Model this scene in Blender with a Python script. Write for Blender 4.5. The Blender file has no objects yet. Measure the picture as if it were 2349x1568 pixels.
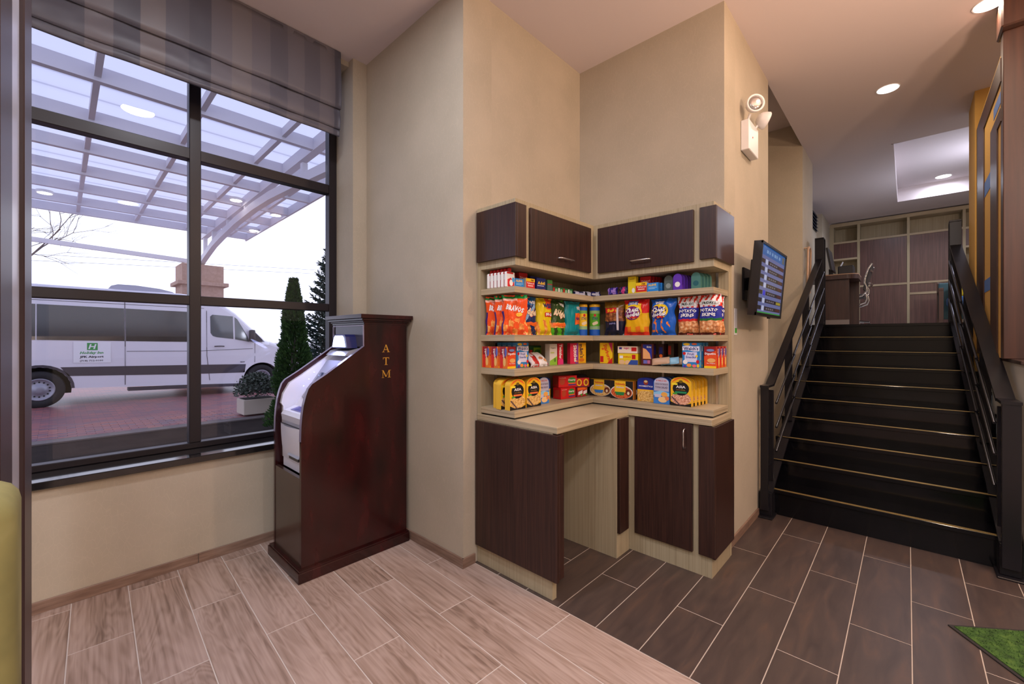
import bpy, bmesh, math, random
from mathutils import Vector, Matrix, noise
random.seed(7)
R = math.radians
SC = bpy.context.scene
COL = SC.collection
# ------------------------------------------------------------------ camera
cd = bpy.data.cameras.new('camera'); cam = bpy.data.objects.new('camera', cd); COL.objects.link(cam)
cam.location = (0, 0, 1.45); cam.rotation_euler = (R(90), 0, R(43.013))
cd.sensor_width = 36.0; cd.sensor_fit = 'HORIZONTAL'; cd.lens = 36.0*972.4/2349.0
cd.shift_y = -(784.0-776.2)/2349.0; cd.clip_start = 0.02; cd.clip_end = 400
SC.camera = cam
# ------------------------------------------------------------------ view + sky
SC.view_settings.view_transform = 'Standard'; SC.view_settings.look = 'None'
SC.view_settings.gamma = 1.0; SC.view_settings.use_curve_mapping = False
SC.view_settings.exposure = 0.0
w = bpy.data.worlds.new('overcast'); SC.world = w; w.use_nodes = True
bg = w.node_tree.nodes['Background']
bg.inputs[0].default_value = (0.80, 0.83, 1.0, 1); bg.inputs[1].default_value = 1.75

def area(name, loc, rot, size, power, col, sy=None, shape='DISK', spread=None):
    l = bpy.data.lights.new(name, 'AREA'); l.energy = power; l.color = col; l.shape = shape; l.size = size
    if sy: l.size_y = sy
    if spread: l.spread = R(spread)
    o = bpy.data.objects.new(name, l); COL.objects.link(o); o.location = loc; o.rotation_euler = rot
    return o
def point(name, loc, power, col, rad):
    l = bpy.data.lights.new(name, 'POINT'); l.energy = power; l.color = col; l.shadow_soft_size = rad
    o = bpy.data.objects.new(name, l); COL.objects.link(o); o.location = loc
    return o
WARM = (1.0, 0.80, 0.62); NEUT = (0.94, 0.95, 1.04); COOL = (0.80, 0.84, 1.0)
for i, (x, y) in enumerate([(-0.2, -2.4), (1.6, -0.6), (-1.7, 0.54), (0.6, -0.6), (2.2, 0.8)]):
    area('downlight_lamp', (x, y, 3.69), (0, 0, 0), 0.25, 34, NEUT)
for i, (x, y, e, c) in enumerate([(-0.13, 5.146, 9, WARM), (0.41, 4.309, 10, WARM), (0.35, 3.0, 14, WARM)]):
    area('downlight_lamp', (x, y, 3.69), (0, 0, 0), 0.14, e, c)
area('downlight_lamp', (0.40, 9.27, 3.90), (0, 0, 0), 0.14, 10, COOL)
# pendant lamp of the lounge, right of the frame
point('unseen_warm_bulb', (1.45, 2.6, 2.98), 95, (1.0, 0.68, 0.47), 0.06)
sl = bpy.data.lights.new('added_ceiling_spot', 'SPOT'); sl.energy = 165; sl.color = (1.0, 0.62, 0.40); sl.spot_size = R(165); sl.spot_blend = 0.5; sl.shadow_soft_size = 0.10
so = bpy.data.objects.new('added_ceiling_spot', sl); COL.objects.link(so); so.location = (1.15, 2.2, 2.35); so.rotation_euler = (R(180), 0, 0)  # unseen upward spot, added to give the right-hand ceiling more orange glow
point('unseen_warm_bulb', (0.5, -0.9, 2.75), 38, (1.0, 0.72, 0.55), 0.10)  # second unseen bulb, added only to warm the ceiling near the camera
# cove lamp of the ceiling tray
area('cove_lamp', (1.15, 8.1, 3.80), (0, R(115), 0), 2.2, 26, COOL, 0.08, 'RECTANGLE')
area('office_lamp', (1.6, 7.6, 3.65), (0, 0, 0), 0.8, 40, COOL)
area('office_lamp', (-0.2, 9.0, 3.66), (0, 0, 0), 0.3, 6, COOL)

# ------------------------------------------------------------------ materials
MATS = {}
def srgb(r, g, b):
    f = lambda v: (v/255/12.92) if v/255 <= 0.04045 else ((v/255+0.055)/1.055)**2.4
    return (f(r), f(g), f(b), 1)
def mat(name, col, rough=0.6, metal=0.0, spec=0.5, emit=None, es=1.0, coat=0.0):
    if name in MATS: return MATS[name]
    m = bpy.data.materials.new(name); m.use_nodes = True
    b = m.node_tree.nodes['Principled BSDF']
    b.inputs['Base Color'].default_value = col if len(col) == 4 else (*col, 1)
    b.inputs['Roughness'].default_value = rough; b.inputs['Metallic'].default_value = metal
    b.inputs['Specular IOR Level'].default_value = spec; b.inputs['Coat Weight'].default_value = coat
    if emit:
        b.inputs['Emission Color'].default_value = (*emit[:3], 1); b.inputs['Emission Strength'].default_value = es
    m.diffuse_color = (*col[:3], 1)
    MATS[name] = m; return m
def N(m, t, **k):
    n = m.node_tree.nodes.new(t)
    for a, v in k.items(): setattr(n, a, v)
    return n
def L(m, a, b): m.node_tree.links.new(a, b)
def ramp(m, stops):
    n = N(m, 'ShaderNodeValToRGB'); e = n.color_ramp.elements
    while len(e) < len(stops): e.new(0.5)
    for i, (p, c) in enumerate(stops): e[i].position = p; e[i].color = c
    return n
def texmat(name, stops, scale, nscale=1.0, detail=4, rough=0.5, bump=0.0, dist=0.0, metal=0.0, spec=0.5, rnd=False, coat=0.0, rrange=None):
    if name in MATS: return MATS[name]
    m = mat(name, stops[len(stops)//2][1], rough, metal, spec, coat=coat); b = m.node_tree.nodes['Principled BSDF']
    tc = N(m, 'ShaderNodeTexCoord'); mp = N(m, 'ShaderNodeMapping'); mp.inputs['Scale'].default_value = scale
    if rnd:
        oi = N(m, 'ShaderNodeObjectInfo'); mu = N(m, 'ShaderNodeMath', operation='MULTIPLY'); mu.inputs[1].default_value = 37.0
        L(m, oi.outputs['Random'], mu.inputs[0]); va = N(m, 'ShaderNodeVectorMath', operation='ADD')
        L(m, tc.outputs['Object'], va.inputs[0]); L(m, mu.outputs[0], va.inputs[1]); L(m, va.outputs[0], mp.inputs['Vector'])
    else: L(m, tc.outputs['Object'], mp.inputs['Vector'])
    n = N(m, 'ShaderNodeTexNoise'); n.inputs['Scale'].default_value = nscale; n.inputs['Detail'].default_value = detail
    n.inputs['Distortion'].default_value = dist; L(m, mp.outputs[0], n.inputs['Vector'])
    r = ramp(m, stops); L(m, n.outputs['Fac'], r.inputs[0]); L(m, r.outputs[0], b.inputs['Base Color'])
    if bump:
        bp = N(m, 'ShaderNodeBump'); bp.inputs['Strength'].default_value = bump; bp.inputs['Distance'].default_value = 0.002
        L(m, n.outputs['Fac'], bp.inputs['Height']); L(m, bp.outputs[0], b.inputs['Normal'])
    return m
def glass(name, tint, refl=1.0, rough=0.0):
    if name in MATS: return MATS[name]
    m = bpy.data.materials.new(name); m.use_nodes = True; nt = m.node_tree; nt.nodes.clear()
    out = N(m, 'ShaderNodeOutputMaterial'); tr = N(m, 'ShaderNodeBsdfTransparent'); tr.inputs[0].default_value = (*tint, 1)
    gl = N(m, 'ShaderNodeBsdfGlossy'); gl.inputs['Roughness'].default_value = rough; fr = N(m, 'ShaderNodeFresnel'); fr.inputs[0].default_value = 1.5
    mu = N(m, 'ShaderNodeMath', operation='MULTIPLY'); mu.inputs[1].default_value = refl; L(m, fr.outputs[0], mu.inputs[0])
    mx = N(m, 'ShaderNodeMixShader'); L(m, mu.outputs[0], mx.inputs[0]); L(m, tr.outputs[0], mx.inputs[1]); L(m, gl.outputs[0], mx.inputs[2])
    L(m, mx.outputs[0], out.inputs[0]); MATS[name] = m; return m

def wallpaper():
    m = mat('wallpaper', srgb(184, 172, 150), 0.85, spec=0.2); b = m.node_tree.nodes['Principled BSDF']
    tc = N(m, 'ShaderNodeTexCoord'); n = N(m, 'ShaderNodeTexNoise'); n.inputs['Scale'].default_value = 3.0; n.inputs['Detail'].default_value = 8
    v = N(m, 'ShaderNodeTexVoronoi', feature='DISTANCE_TO_EDGE'); v.inputs['Scale'].default_value = 42
    va = N(m, 'ShaderNodeMapping'); va.inputs['Scale'].default_value = (1, 1, 0.45)
    L(m, tc.outputs['Object'], va.inputs[0]); L(m, va.outputs[0], v.inputs['Vector']); L(m, tc.outputs['Object'], n.inputs['Vector'])
    r = ramp(m, [(0.3, srgb(178, 168, 150)), (0.7, srgb(188, 177, 159))]); L(m, n.outputs['Fac'], r.inputs[0])
    r2 = ramp(m, [(0.0, (1, 1, 1, 1)), (0.05, (0, 0, 0, 1))]); L(m, v.outputs['Distance'], r2.inputs[0])
    mx = N(m, 'ShaderNodeMixRGB'); mx.inputs[2].default_value = srgb(198, 187, 166)
    mm = N(m, 'ShaderNodeMath', operation='MULTIPLY'); mm.inputs[1].default_value = 0.30; L(m, r2.outputs[0], mm.inputs[0]); L(m, mm.outputs[0], mx.inputs[0])
    L(m, r.outputs[0], mx.inputs[1]); L(m, mx.outputs[0], b.inputs['Base Color'])
    return m
M_WALL = wallpaper()
M_CEIL = mat('ceiling_paint', srgb(214, 204, 206), 0.9, spec=0.1)
M_GROUT = mat('light_grout', srgb(205, 196, 190), 0.9)
M_GROUT2 = mat('pale_grout', srgb(186, 172, 160), 0.9)
def woodtile():
    m = mat('wood_look_tile', srgb(160, 132, 116), 0.42, spec=0.4); b = m.node_tree.nodes['Principled BSDF']
    tc = N(m, 'ShaderNodeTexCoord'); oi = N(m, 'ShaderNodeObjectInfo')
    mu = N(m, 'ShaderNodeMath', operation='MULTIPLY'); mu.inputs[1].default_value = 53.0; L(m, oi.outputs['Random'], mu.inputs[0])
    va = N(m, 'ShaderNodeVectorMath', operation='ADD'); L(m, tc.outputs['Object'], va.inputs[0]); L(m, mu.outputs[0], va.inputs[1])
    mp = N(m, 'ShaderNodeMapping'); mp.inputs['Scale'].default_value = (0.9, 5.0, 1.0); L(m, va.outputs[0], mp.inputs[0])
    n = N(m, 'ShaderNodeTexNoise'); n.inputs['Scale'].default_value = 1.0; n.inputs['Detail'].default_value = 3; n.inputs['Distortion'].default_value = 0.6; L(m, mp.outputs[0], n.inputs['Vector'])
    # contour rings of the broad noise = cathedral grain
    m1 = N(m, 'ShaderNodeMath', operation='MULTIPLY'); m1.inputs[1].default_value = 110.0; L(m, n.outputs['Fac'], m1.inputs[0])
    sn = N(m, 'ShaderNodeMath', operation='SINE'); L(m, m1.outputs[0], sn.inputs[0])
    mp2 = N(m, 'ShaderNodeMapping'); mp2.inputs['Scale'].default_value = (1.4, 64, 1); L(m, va.outputs[0], mp2.inputs[0])
    n2 = N(m, 'ShaderNodeTexNoise'); n2.inputs['Scale'].default_value = 1.0; n2.inputs['Detail'].default_value = 4; L(m, mp2.outputs[0], n2.inputs['Vector'])
    mp3 = N(m, 'ShaderNodeMapping'); mp3.inputs['Scale'].default_value = (1.5, 4, 1); L(m, va.outputs[0], mp3.inputs[0])
    n3 = N(m, 'ShaderNodeTexNoise'); n3.inputs['Scale'].default_value = 1.0; n3.inputs['Detail'].default_value = 2; L(m, mp3.outputs[0], n3.inputs['Vector'])
    a1 = N(m, 'ShaderNodeMath', operation='MULTIPLY_ADD'); a1.inputs[1].default_value = 0.075; L(m, sn.outputs[0], a1.inputs[0]); L(m, n2.outputs['Fac'], a1.inputs[2])
    a2 = N(m, 'ShaderNodeMath', operation='MULTIPLY_ADD'); a2.inputs[1].default_value = 0.9; L(m, n3.outputs['Fac'], a2.inputs[0]); L(m, a1.outputs[0], a2.inputs[2])
    r = ramp(m, [(0.68, srgb(120, 98, 86)), (0.86, srgb(161, 138, 125)), (0.9, srgb(175, 153, 142)), (1.0, srgb(185, 164, 154))])
    sc = N(m, 'ShaderNodeMapRange'); sc.inputs[1].default_value = 0.46; sc.inputs[2].default_value = 1.42; L(m, a2.outputs[0], sc.inputs[0])
    r.color_ramp.elements[0].position = 0.12; r.color_ramp.elements[1].position = 0.42; r.color_ramp.elements[2].position = 0.62; r.color_ramp.elements[3].position = 0.85
    L(m, sc.outputs[0], r.inputs[0]); L(m, r.outputs[0], b.inputs['Base Color'])
    return m
M_LTILE = woodtile()
M_DTILE = texmat('dark_brown_tile', [(0.3, srgb(66, 55, 52)), (0.55, srgb(78, 65, 60)), (0.75, srgb(92, 72, 62))], (9, 1.6, 1), 2.0, 6, 0.38, rnd=True, dist=0.8)
M_BASE = texmat('baseboard_tile', [(0.3, srgb(118, 92, 78)), (0.6, srgb(142, 116, 100)), (0.8, srgb(158, 132, 116))], (3, 3, 30), 2.0, 5, 0.45)
M_ZEB = texmat('pale_zebrawood', [(0.30, srgb(156, 143, 116)), (0.45, srgb(168, 155, 127)), (0.6, srgb(177, 164, 136)), (0.75, srgb(162, 149, 122))], (120, 120, 0.9), 1.0, 2, 0.5, spec=0.3)
M_ZEBH = texmat('pale_zebrawood_flat', [(0.30, srgb(152, 136, 110)), (0.45, srgb(172, 156, 128)), (0.6, srgb(184, 168, 140)), (0.75, srgb(162, 146, 120))], (2, 2, 90), 1.0, 2, 0.42, spec=0.35)
M_ZEBV = texmat('pale_zebrawood_side', [(0.30, srgb(152, 136, 110)), (0.45, srgb(172, 156, 128)), (0.6, srgb(184, 168, 140)), (0.75, srgb(162, 146, 120))], (60, 3, 60), 1.0, 2, 0.42, spec=0.35)
M_WENGE = texmat('dark_wenge', [(0.3, srgb(40, 23, 19)), (0.5, srgb(52, 31, 26)), (0.7, srgb(65, 39, 31))], (120, 120, 3), 1.0, 3, 0.42, spec=0.45)
M_MAHOG = texmat('mahogany_lacquer', [(0.3, srgb(30, 9, 10)), (0.55, srgb(48, 12, 13)), (0.75, srgb(62, 17, 17))], (6, 6, 2), 1.5, 5, 0.2, spec=0.45, coat=0.08)
M_BLACKM = mat('black_metal', (0.010, 0.009, 0.012, 1), 0.28, 0.0, 0.35)
M_DKMET = mat('dark_bronze_frame', srgb(34, 29, 34), 0.35, 0.0, 0.4)
M_GRANITE = mat('black_granite', (0.012, 0.011, 0.012, 1), 0.08, spec=0.7)
M_STEPBLK = texmat('black_stone_step', [(0.3, srgb(9, 9, 12)), (0.7, srgb(15, 14, 18))], (4, 4, 4), 2, 4, 0.12, spec=0.3)
M_BRASS = mat('brass_strip', srgb(214, 186, 120), 0.35, 0.8)
M_WHITEP = mat('white_plastic', srgb(232, 230, 232), 0.4)
M_CHROME = mat('chrome', (0.75, 0.75, 0.77, 1), 0.12, 1.0)
M_NICKEL = mat('brushed_nickel', (0.62, 0.60, 0.60, 1), 0.3, 1.0)
M_BLACKP = mat('black_plastic', (0.018, 0.017, 0.02, 1), 0.35)
M_LAMP = mat('lamp_glow', (1, 1, 1, 1), emit=(1.0, 0.97, 0.90), es=6.0)
M_GOLD = mat('gold_letter', srgb(212, 158, 62), 0.35, 0.5)

# ------------------------------------------------------------------ mesh helper
TXT = {}
def text_mesh(s, bold=0.0, fine=0):
    key = (s, bold, fine)
    if key in TXT: return TXT[key]
    c = bpy.data.curves.new('t', 'FONT'); c.body = s; c.size = 1.0; c.offset = bold; c.resolution_u = 1; c.fill_mode = 'BOTH' if False else c.fill_mode
    o = bpy.data.objects.new('t', c); COL.objects.link(o)
    dg = bpy.context.evaluated_depsgraph_get(); me = o.evaluated_get(dg).to_mesh()
    vs = [v.co.copy() for v in me.vertices]; fs = [tuple(p.vertices) for p in me.polygons]
    o.evaluated_get(dg).to_mesh_clear(); bpy.data.objects.remove(o); bpy.data.curves.remove(c)
    x0 = min(v.x for v in vs); x1 = max(v.x for v in vs); y0 = min(v.y for v in vs); y1 = max(v.y for v in vs)
    if fine:
        bm = bmesh.new(); bv = [bm.verts.new(v) for v in vs]
        for f in fs:
            try: bm.faces.new([bv[i] for i in f])
            except ValueError: pass
        lim = (y1-y0)*0.28
        for _ in range(3):
            bmesh.ops.triangulate(bm, faces=bm.faces[:]); le = [e for e in bm.edges if e.calc_length() > lim]
            if not le: break
            bmesh.ops.subdivide_edges(bm, edges=le, cuts=1)
        bmesh.ops.triangulate(bm, faces=bm.faces[:]); bm.verts.index_update()
        vs = [v.co.copy() for v in bm.verts]; fs = [tuple(v.index for v in f.verts) for f in bm.faces]; bm.free()
    vs = [((v.x-x0)/(x1-x0), (v.y-y0)/(y1-y0)) for v in vs]
    TXT[key] = (vs, fs, (x1-x0)/(y1-y0)); return TXT[key]

def rectpts(x0, y0, x1, y1): return [(x0, y0), (x1, y0), (x1, y1), (x0, y1)]
def ellpts(cx, cy, rx, ry, n=20, a0=0, a1=360):
    return [(cx+rx*math.cos(R(a0+(a1-a0)*i/n)), cy+ry*math.sin(R(a0+(a1-a0)*i/n))) for i in range(n if a1-a0 == 360 else n+1)]

class MB:
    def __init__(s): s.v = []; s.f = []; s.m = []; s.mats = []; s.sm = set()
    def mi(s, m):
        if m not in s.mats: s.mats.append(m)
        return s.mats.index(m)
    def add(s, vs, fs, m, smooth=False):
        o = len(s.v); s.v += [tuple(v) for v in vs]; k = s.mi(m)
        for f in fs:
            if smooth: s.sm.add(len(s.f))
            s.f.append(tuple(i+o for i in f)); s.m.append(k)
        return s
    def box(s, x0, x1, y0, y1, z0, z1, m):
        vs = [(x0,y0,z0),(x1,y0,z0),(x1,y1,z0),(x0,y1,z0),(x0,y0,z1),(x1,y0,z1),(x1,y1,z1),(x0,y1,z1)]
        return s.add(vs, [(3,2,1,0),(4,5,6,7),(0,1,5,4),(1,2,6,5),(2,3,7,6),(3,0,4,7)], m)
    def cbox(s, x0, x1, y0, y1, z0, z1, m, b=0.003):
        "box with bevelled edges"
        bm = bmesh.new(); vs = [bm.verts.new(p) for p in [(x0,y0,z0),(x1,y0,z0),(x1,y1,z0),(x0,y1,z0),(x0,y0,z1),(x1,y0,z1),(x1,y1,z1),(x0,y1,z1)]]
        for f in [(3,2,1,0),(4,5,6,7),(0,1,5,4),(1,2,6,5),(2,3,7,6),(3,0,4,7)]: bm.faces.new([vs[i] for i in f])
        bmesh.ops.bevel(bm, geom=bm.edges[:], offset=b, segments=1, affect='EDGES')
        bm.verts.index_update(); s.add([v.co[:] for v in bm.verts], [tuple(v.index for v in f.verts) for f in bm.faces], m); bm.free(); return s
    def xf(s, vs, M): return [tuple(M @ Vector(v)) for v in vs]
    def obox(s, M, sx, sy, sz, m):
        vs = [(-sx/2,-sy/2,-sz/2),(sx/2,-sy/2,-sz/2),(sx/2,sy/2,-sz/2),(-sx/2,sy/2,-sz/2),(-sx/2,-sy/2,sz/2),(sx/2,-sy/2,sz/2),(sx/2,sy/2,sz/2),(-sx/2,sy/2,sz/2)]
        return s.add(s.xf(vs, M), [(3,2,1,0),(4,5,6,7),(0,1,5,4),(1,2,6,5),(2,3,7,6),(3,0,4,7)], m)
    def bar(s, a, b, w, h, m, up=(0, 0, 1)):
        a = Vector(a); b = Vector(b); d = (b-a); ln = d.length; d.normalize(); u = Vector(up)
        x = d.cross(u)
        if x.length < 1e-4: x = d.cross(Vector((1, 0, 0)))
        x.normalize(); z = x.cross(d); M = Matrix((x, d, z)).transposed().to_4x4(); M.translation = (a+b)/2
        return s.obox(M, w, ln, h, m)
    def prism(s, pts, axis, a0, a1, m, caps=True, smooth=False):
        "pts 2D polygon; axis 'x': pts=(y,z), 'y': pts=(x,z), 'z': pts=(x,y)"
        def P(p, a): return {'x': (a, p[0], p[1]), 'y': (p[0], a, p[1]), 'z': (p[0], p[1], a)}[axis]
        n = len(pts); vs = [P(p, a0) for p in pts]+[P(p, a1) for p in pts]
        fs = [(i, (i+1) % n, n+(i+1) % n, n+i) for i in range(n)]
        s.add(vs, fs, m, smooth)
        if caps: s.add(vs, [tuple(range(n))[::-1], tuple(range(n, 2*n))], m)
        return s
    def tube(s, pts, r, m, n=8, closed=False, caps=True):
        pts = [Vector(p) for p in pts]; rs = r if isinstance(r, (list, tuple)) else [r]*len(pts); vs = []; ref = None
        for i, p in enumerate(pts):
            d = (pts[min(i+1, len(pts)-1)]-pts[max(i-1, 0)]).normalized()
            if ref is None: ref = d.orthogonal().normalized()
            ref = (ref-d*ref.dot(d)); ref = ref.normalized() if ref.length > 1e-6 else d.orthogonal().normalized()
            q = d.cross(ref)
            for k in range(n):
                a = 2*math.pi*k/n; vs.append(tuple(p+(ref*math.cos(a)+q*math.sin(a))*rs[i]))
        fs = [(i*n+k, i*n+(k+1) % n, (i+1)*n+(k+1) % n, (i+1)*n+k) for i in range(len(pts)-1) for k in range(n)]
        s.add(vs, fs, m, True)
        if caps: s.add(vs, [tuple(range(n))[::-1], tuple(range((len(pts)-1)*n, len(pts)*n))], m)
        return s
    def lathe(s, prof, m, n=20, M=None):
        vs = []
        for r, z in prof:
            for k in range(n): a = 2*math.pi*k/n; vs.append((r*math.cos(a), r*math.sin(a), z))
        if M: vs = s.xf(vs, M)
        fs = [(i*n+k, i*n+(k+1) % n, (i+1)*n+(k+1) % n, (i+1)*n+k) for i in range(len(prof)-1) for k in range(n)]
        s.add(vs, fs, m, True); s.add(vs, [tuple(range(n))[::-1], tuple(range((len(prof)-1)*n, len(prof)*n))], m)
        return s
    def poly(s, pts, fn, m, off=0.0): # pts 2D mapped by fn(u,v,off)
        vs = [fn(p[0], p[1], off) for p in pts]; return s.add(vs, [tuple(range(len(vs)))], m)
    def text(s, string, fn, cx, cy, h, m, off, w=None, bold=0.02, rot=0, shear=0.0, asp=None, fine=0):
        "text centred at (cx,cy) in the (u,v) frame of fn; h height; w width (both in u,v units), asp = u units per v unit"
        vs, fs, a = text_mesh(string, bold, fine); W = w if w else h*a*(asp or 1.0); out = []
        cr, sr = math.cos(R(rot)), math.sin(R(rot))
        for x, y in vs:
            px = (x-.5)*W+(y-.5)*shear*h; py = (y-.5)*h; k = (asp or 1.0)
            qx = px/k*cr-py*sr; qy = px/k*sr+py*cr
            out.append(fn(cx+qx*k, cy+qy, off))
        return s.add(out, fs, m)
    def build(s, name, parent=None, loc=None, rot=0, bevel=0, kind=None, keep=False):
        me = bpy.data.meshes.new(name)
        if parent is not None: off = Vector(parent.matrix_world.translation) if not keep else Vector((0, 0, 0))
        elif loc is not None or keep: off = Vector((0, 0, 0))
        else:
            xs = [v[0] for v in s.v]; ys = [v[1] for v in s.v]; off = Vector(((min(xs)+max(xs))/2, (min(ys)+max(ys))/2, min(v[2] for v in s.v)))
        me.from_pydata([(v[0]-off.x, v[1]-off.y, v[2]-off.z) for v in s.v], [], s.f)
        for m in s.mats: me.materials.append(m)
        me.polygons.foreach_set('material_index', s.m)
        me.polygons.foreach_set('use_smooth', [i in s.sm for i in range(len(s.f))]); me.update()
        o = bpy.data.objects.new(name, me); COL.objects.link(o)
        if parent is not None: o.parent = parent
        else: o.location = loc if loc is not None else off; o.rotation_euler = (0, 0, rot)
        if bevel:
            b = o.modifiers.new('bevel', 'BEVEL'); b.width = bevel; b.segments = 2; b.limit_method = 'ANGLE'
        if kind: o['kind'] = kind
        return o

def tag(o, label, cat, group=None, kind=None):
    o['label'] = label; o['category'] = cat
    if group: o['group'] = group
    if kind: o['kind'] = kind
    return o
def thing(name, label=None, cat=None, loc=(0, 0, 0), rot=0, group=None, kind=None):
    o = bpy.data.objects.new(name, None); COL.objects.link(o); o.location = loc; o.rotation_euler = (0, 0, rot); o.empty_display_size = 0.05
    o.matrix_world = Matrix.Translation(loc) @ Matrix.Rotation(rot, 4, 'Z')
    if label: tag(o, label, cat, group)
    if kind: o['kind'] = kind
    return o
def copy_tree(o, parent=None):
    c = o.copy(); COL.objects.link(c); c.parent = parent
    for ch in o.children: copy_tree(ch, c)
    return c
def planeY(ox, oy, oz):           # u -> +X, v -> +Z, facing -Y
    return lambda u, v, o: (ox+u, oy-o, oz+v)
def planeX(ox, oy, oz):           # facing +X, u -> +Y
    return lambda u, v, o: (ox+o, oy+u, oz+v)
# ================================================================== room shell
XW, XL, XR = -3.36, -2.055, -0.90
CZ = 3.72; LZ = 1.618
def st(name, parent=None, **k): pass
def wallbox(name, *b, m=None):
    return MB().box(*b, m or M_WALL).build(name, kind='structure')
# floor slab (grout shows in the joints) with the tiles as children
floor = thing('floor', kind='structure', loc=(0, 0, 0))
MB().box(-3.6, 3.4, -3.2, 1.842, -0.12, -0.0012, M_GROUT).build('grout_bed', floor)
MB().box(-3.6, 3.4, 1.842, 6.1, -0.12, -0.0012, M_GROUT2).build('grout_bed', floor)
def clip(poly, a, b, c):            # keep a*x+b*y<=c
    out = []
    for i in range(len(poly)):
        p, q = poly[i], poly[(i+1) % len(poly)]; dp = a*p[0]+b*p[1]-c; dq = a*q[0]+b*q[1]-c
        if dp <= 0: out.append(p)
        if dp*dq < 0: t = dp/(dp-dq); out.append((p[0]+(q[0]-p[0])*t, p[1]+(q[1]-p[1])*t))
    return out
def tile(poly, cx, cy, ang, m, name):
    if len(poly) < 3: return
    ca, sa = math.cos(-ang), math.sin(-ang); loc = [((x-cx)*ca-(y-cy)*sa, (x-cx)*sa+(y-cy)*ca) for x, y in poly]
    A = sum(loc[i][0]*loc[(i+1) % len(loc)][1]-loc[(i+1) % len(loc)][0]*loc[i][1] for i in range(len(loc)))/2
    if abs(A) < 0.002: return
    if A < 0: loc = loc[::-1]
    n = len(loc); h = 0.0
    mx = sum(p[0] for p in loc)/n; my = sum(p[1] for p in loc)/n
    ins = [(p[0]-0.0012*(1 if p[0] > mx else -1), p[1]-0.0012*(1 if p[1] > my else -1)) for p in loc]
    vs = [(x, y, -0.004) for x, y in loc]+[(x, y, -0.0008) for x, y in loc]+[(x, y, 0) for x, y in ins]
    fs = [(i, (i+1) % n, n+(i+1) % n, n+i) for i in range(n)]+[(n+i, n+(i+1) % n, 2*n+(i+1) % n, 2*n+i) for i in range(n)]+[tuple(range(2*n, 3*n))]
    me = bpy.data.meshes.new(name); me.from_pydata(vs, [], fs); me.materials.append(m); me.update()
    o = bpy.data.objects.new(name, me); COL.objects.link(o); o.parent = floor; o.location = (cx, cy, 0); o.rotation_euler = (0, 0, ang)
# light wood-look tiles, laid 2.4 degrees off the wall
AL = R(-2.4); W, LN, G = 0.2305, 0.95, 0.0022
ca, sa = math.cos(AL), math.sin(AL); OX, OY = -3.352, 0.513
for r in range(-9, 6):
    ph = 0.545+0.015 if r % 2 == 0 else 1.045   # joint offset from wall along the strip
    for k in range(-1, 6):
        u0 = ph-LN+k*LN; u1 = u0+LN; v0 = r*W; v1 = v0+W if r < 5 else v0+0.45
        if u1 < 0.0 or u0 > 4.6: continue
        q = [(u0+G, v0+G), (u1-G, v0+G), (u1-G, v1-G), (u0+G, v1-G)]
        q = [(OX+u*ca-v*sa, OY+u*sa+v*ca) for u, v in q]
        q = clip(q, 0, 1, 1.840); q = clip(q, -1, 0, 3.355); q = clip(q, 0, -1, 1.6)
        cx = OX+((u0+u1)/2)*ca-((v0+v1)/2)*sa; cy = OY+((u0+u1)/2)*sa+((v0+v1)/2)*ca
        if len(q) > 2: tile(q, cx, cy, AL, M_LTILE, 'wood_look_tile')
# dark tiles
for c in range(-6, 9):
    x0 = -0.682+0.2325*c; ph = 2.757 if c % 2 == 0 else 2.295
    for k in range(-2, 3):
        y0 = ph+k*0.9245; q = rectpts(x0+G, y0+G, x0+0.2325-G, y0+0.9245-G)
        q = clip(q, 0, 1, 4.05); q = clip(q, 0, -1, -1.845)
        if len(q) > 2: tile(q, x0+0.116, y0+0.46, 0.0, M_DTILE, 'dark_tile')

# walls -------------------------------------------------------------
WO = -3.76; RV = 1.632
wl = MB(); wl.box(WO, XW, -3.1, RV, -0.1, 0.655, M_WALL); wl.box(WO, XW, -3.1, -1.45, 0.655, CZ, M_WALL); wl.box(WO, XW, -1.45, RV, 3.68, CZ, M_WALL)
wl.build('wall_left', kind='structure')
wallbox('wall_pier', WO, -3.285, RV, 2.0, -0.1, CZ)
wallbox('wall_front', -3.28, XL, 1.75, 2.0, 0, CZ)
wallbox('wall_alcove_left', -2.3, XL, 2.0, 3.3, 0, CZ)
wallbox('wall_alcove_back', XL, XR, 3.055, 3.3, 0, CZ)
wallbox('wall_right', -1.3, XR, 3.3, 4.28, 0, CZ)
wallbox('wall_recess', -1.95, -1.6, 3.3, 6.0, 0, 4.05)
wallbox('wall_column', -1.6, -0.905, 6.0, 6.72, 0, 4.0)
wallbox('wall_office_left', -1.6, -1.22, 6.72, 9.5, 0, CZ)
wallbox('wall_office_pier', -1.6, -1.135, 9.5, 10.44, 1.4, CZ)
wallbox('wall_office_back', -1.6, 3.2, 10.80, 11.0, 1.4, CZ)
wallbox('wall_back', XW-0.26, 3.4, -3.3, -3.1, -0.1, CZ)
wallbox('wall_east', 3.2, 3.4, -3.1, 4.3, -0.1, CZ)
wallbox('wall_office_right', 3.2, 3.4, 4.3, 11.0, -0.1, CZ)
MB().box(-1.6, -0.905, 3.3, 4.3, 3.72, 3.74, M_CEIL).build('ceiling_recess_edge', kind='structure')
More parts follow.
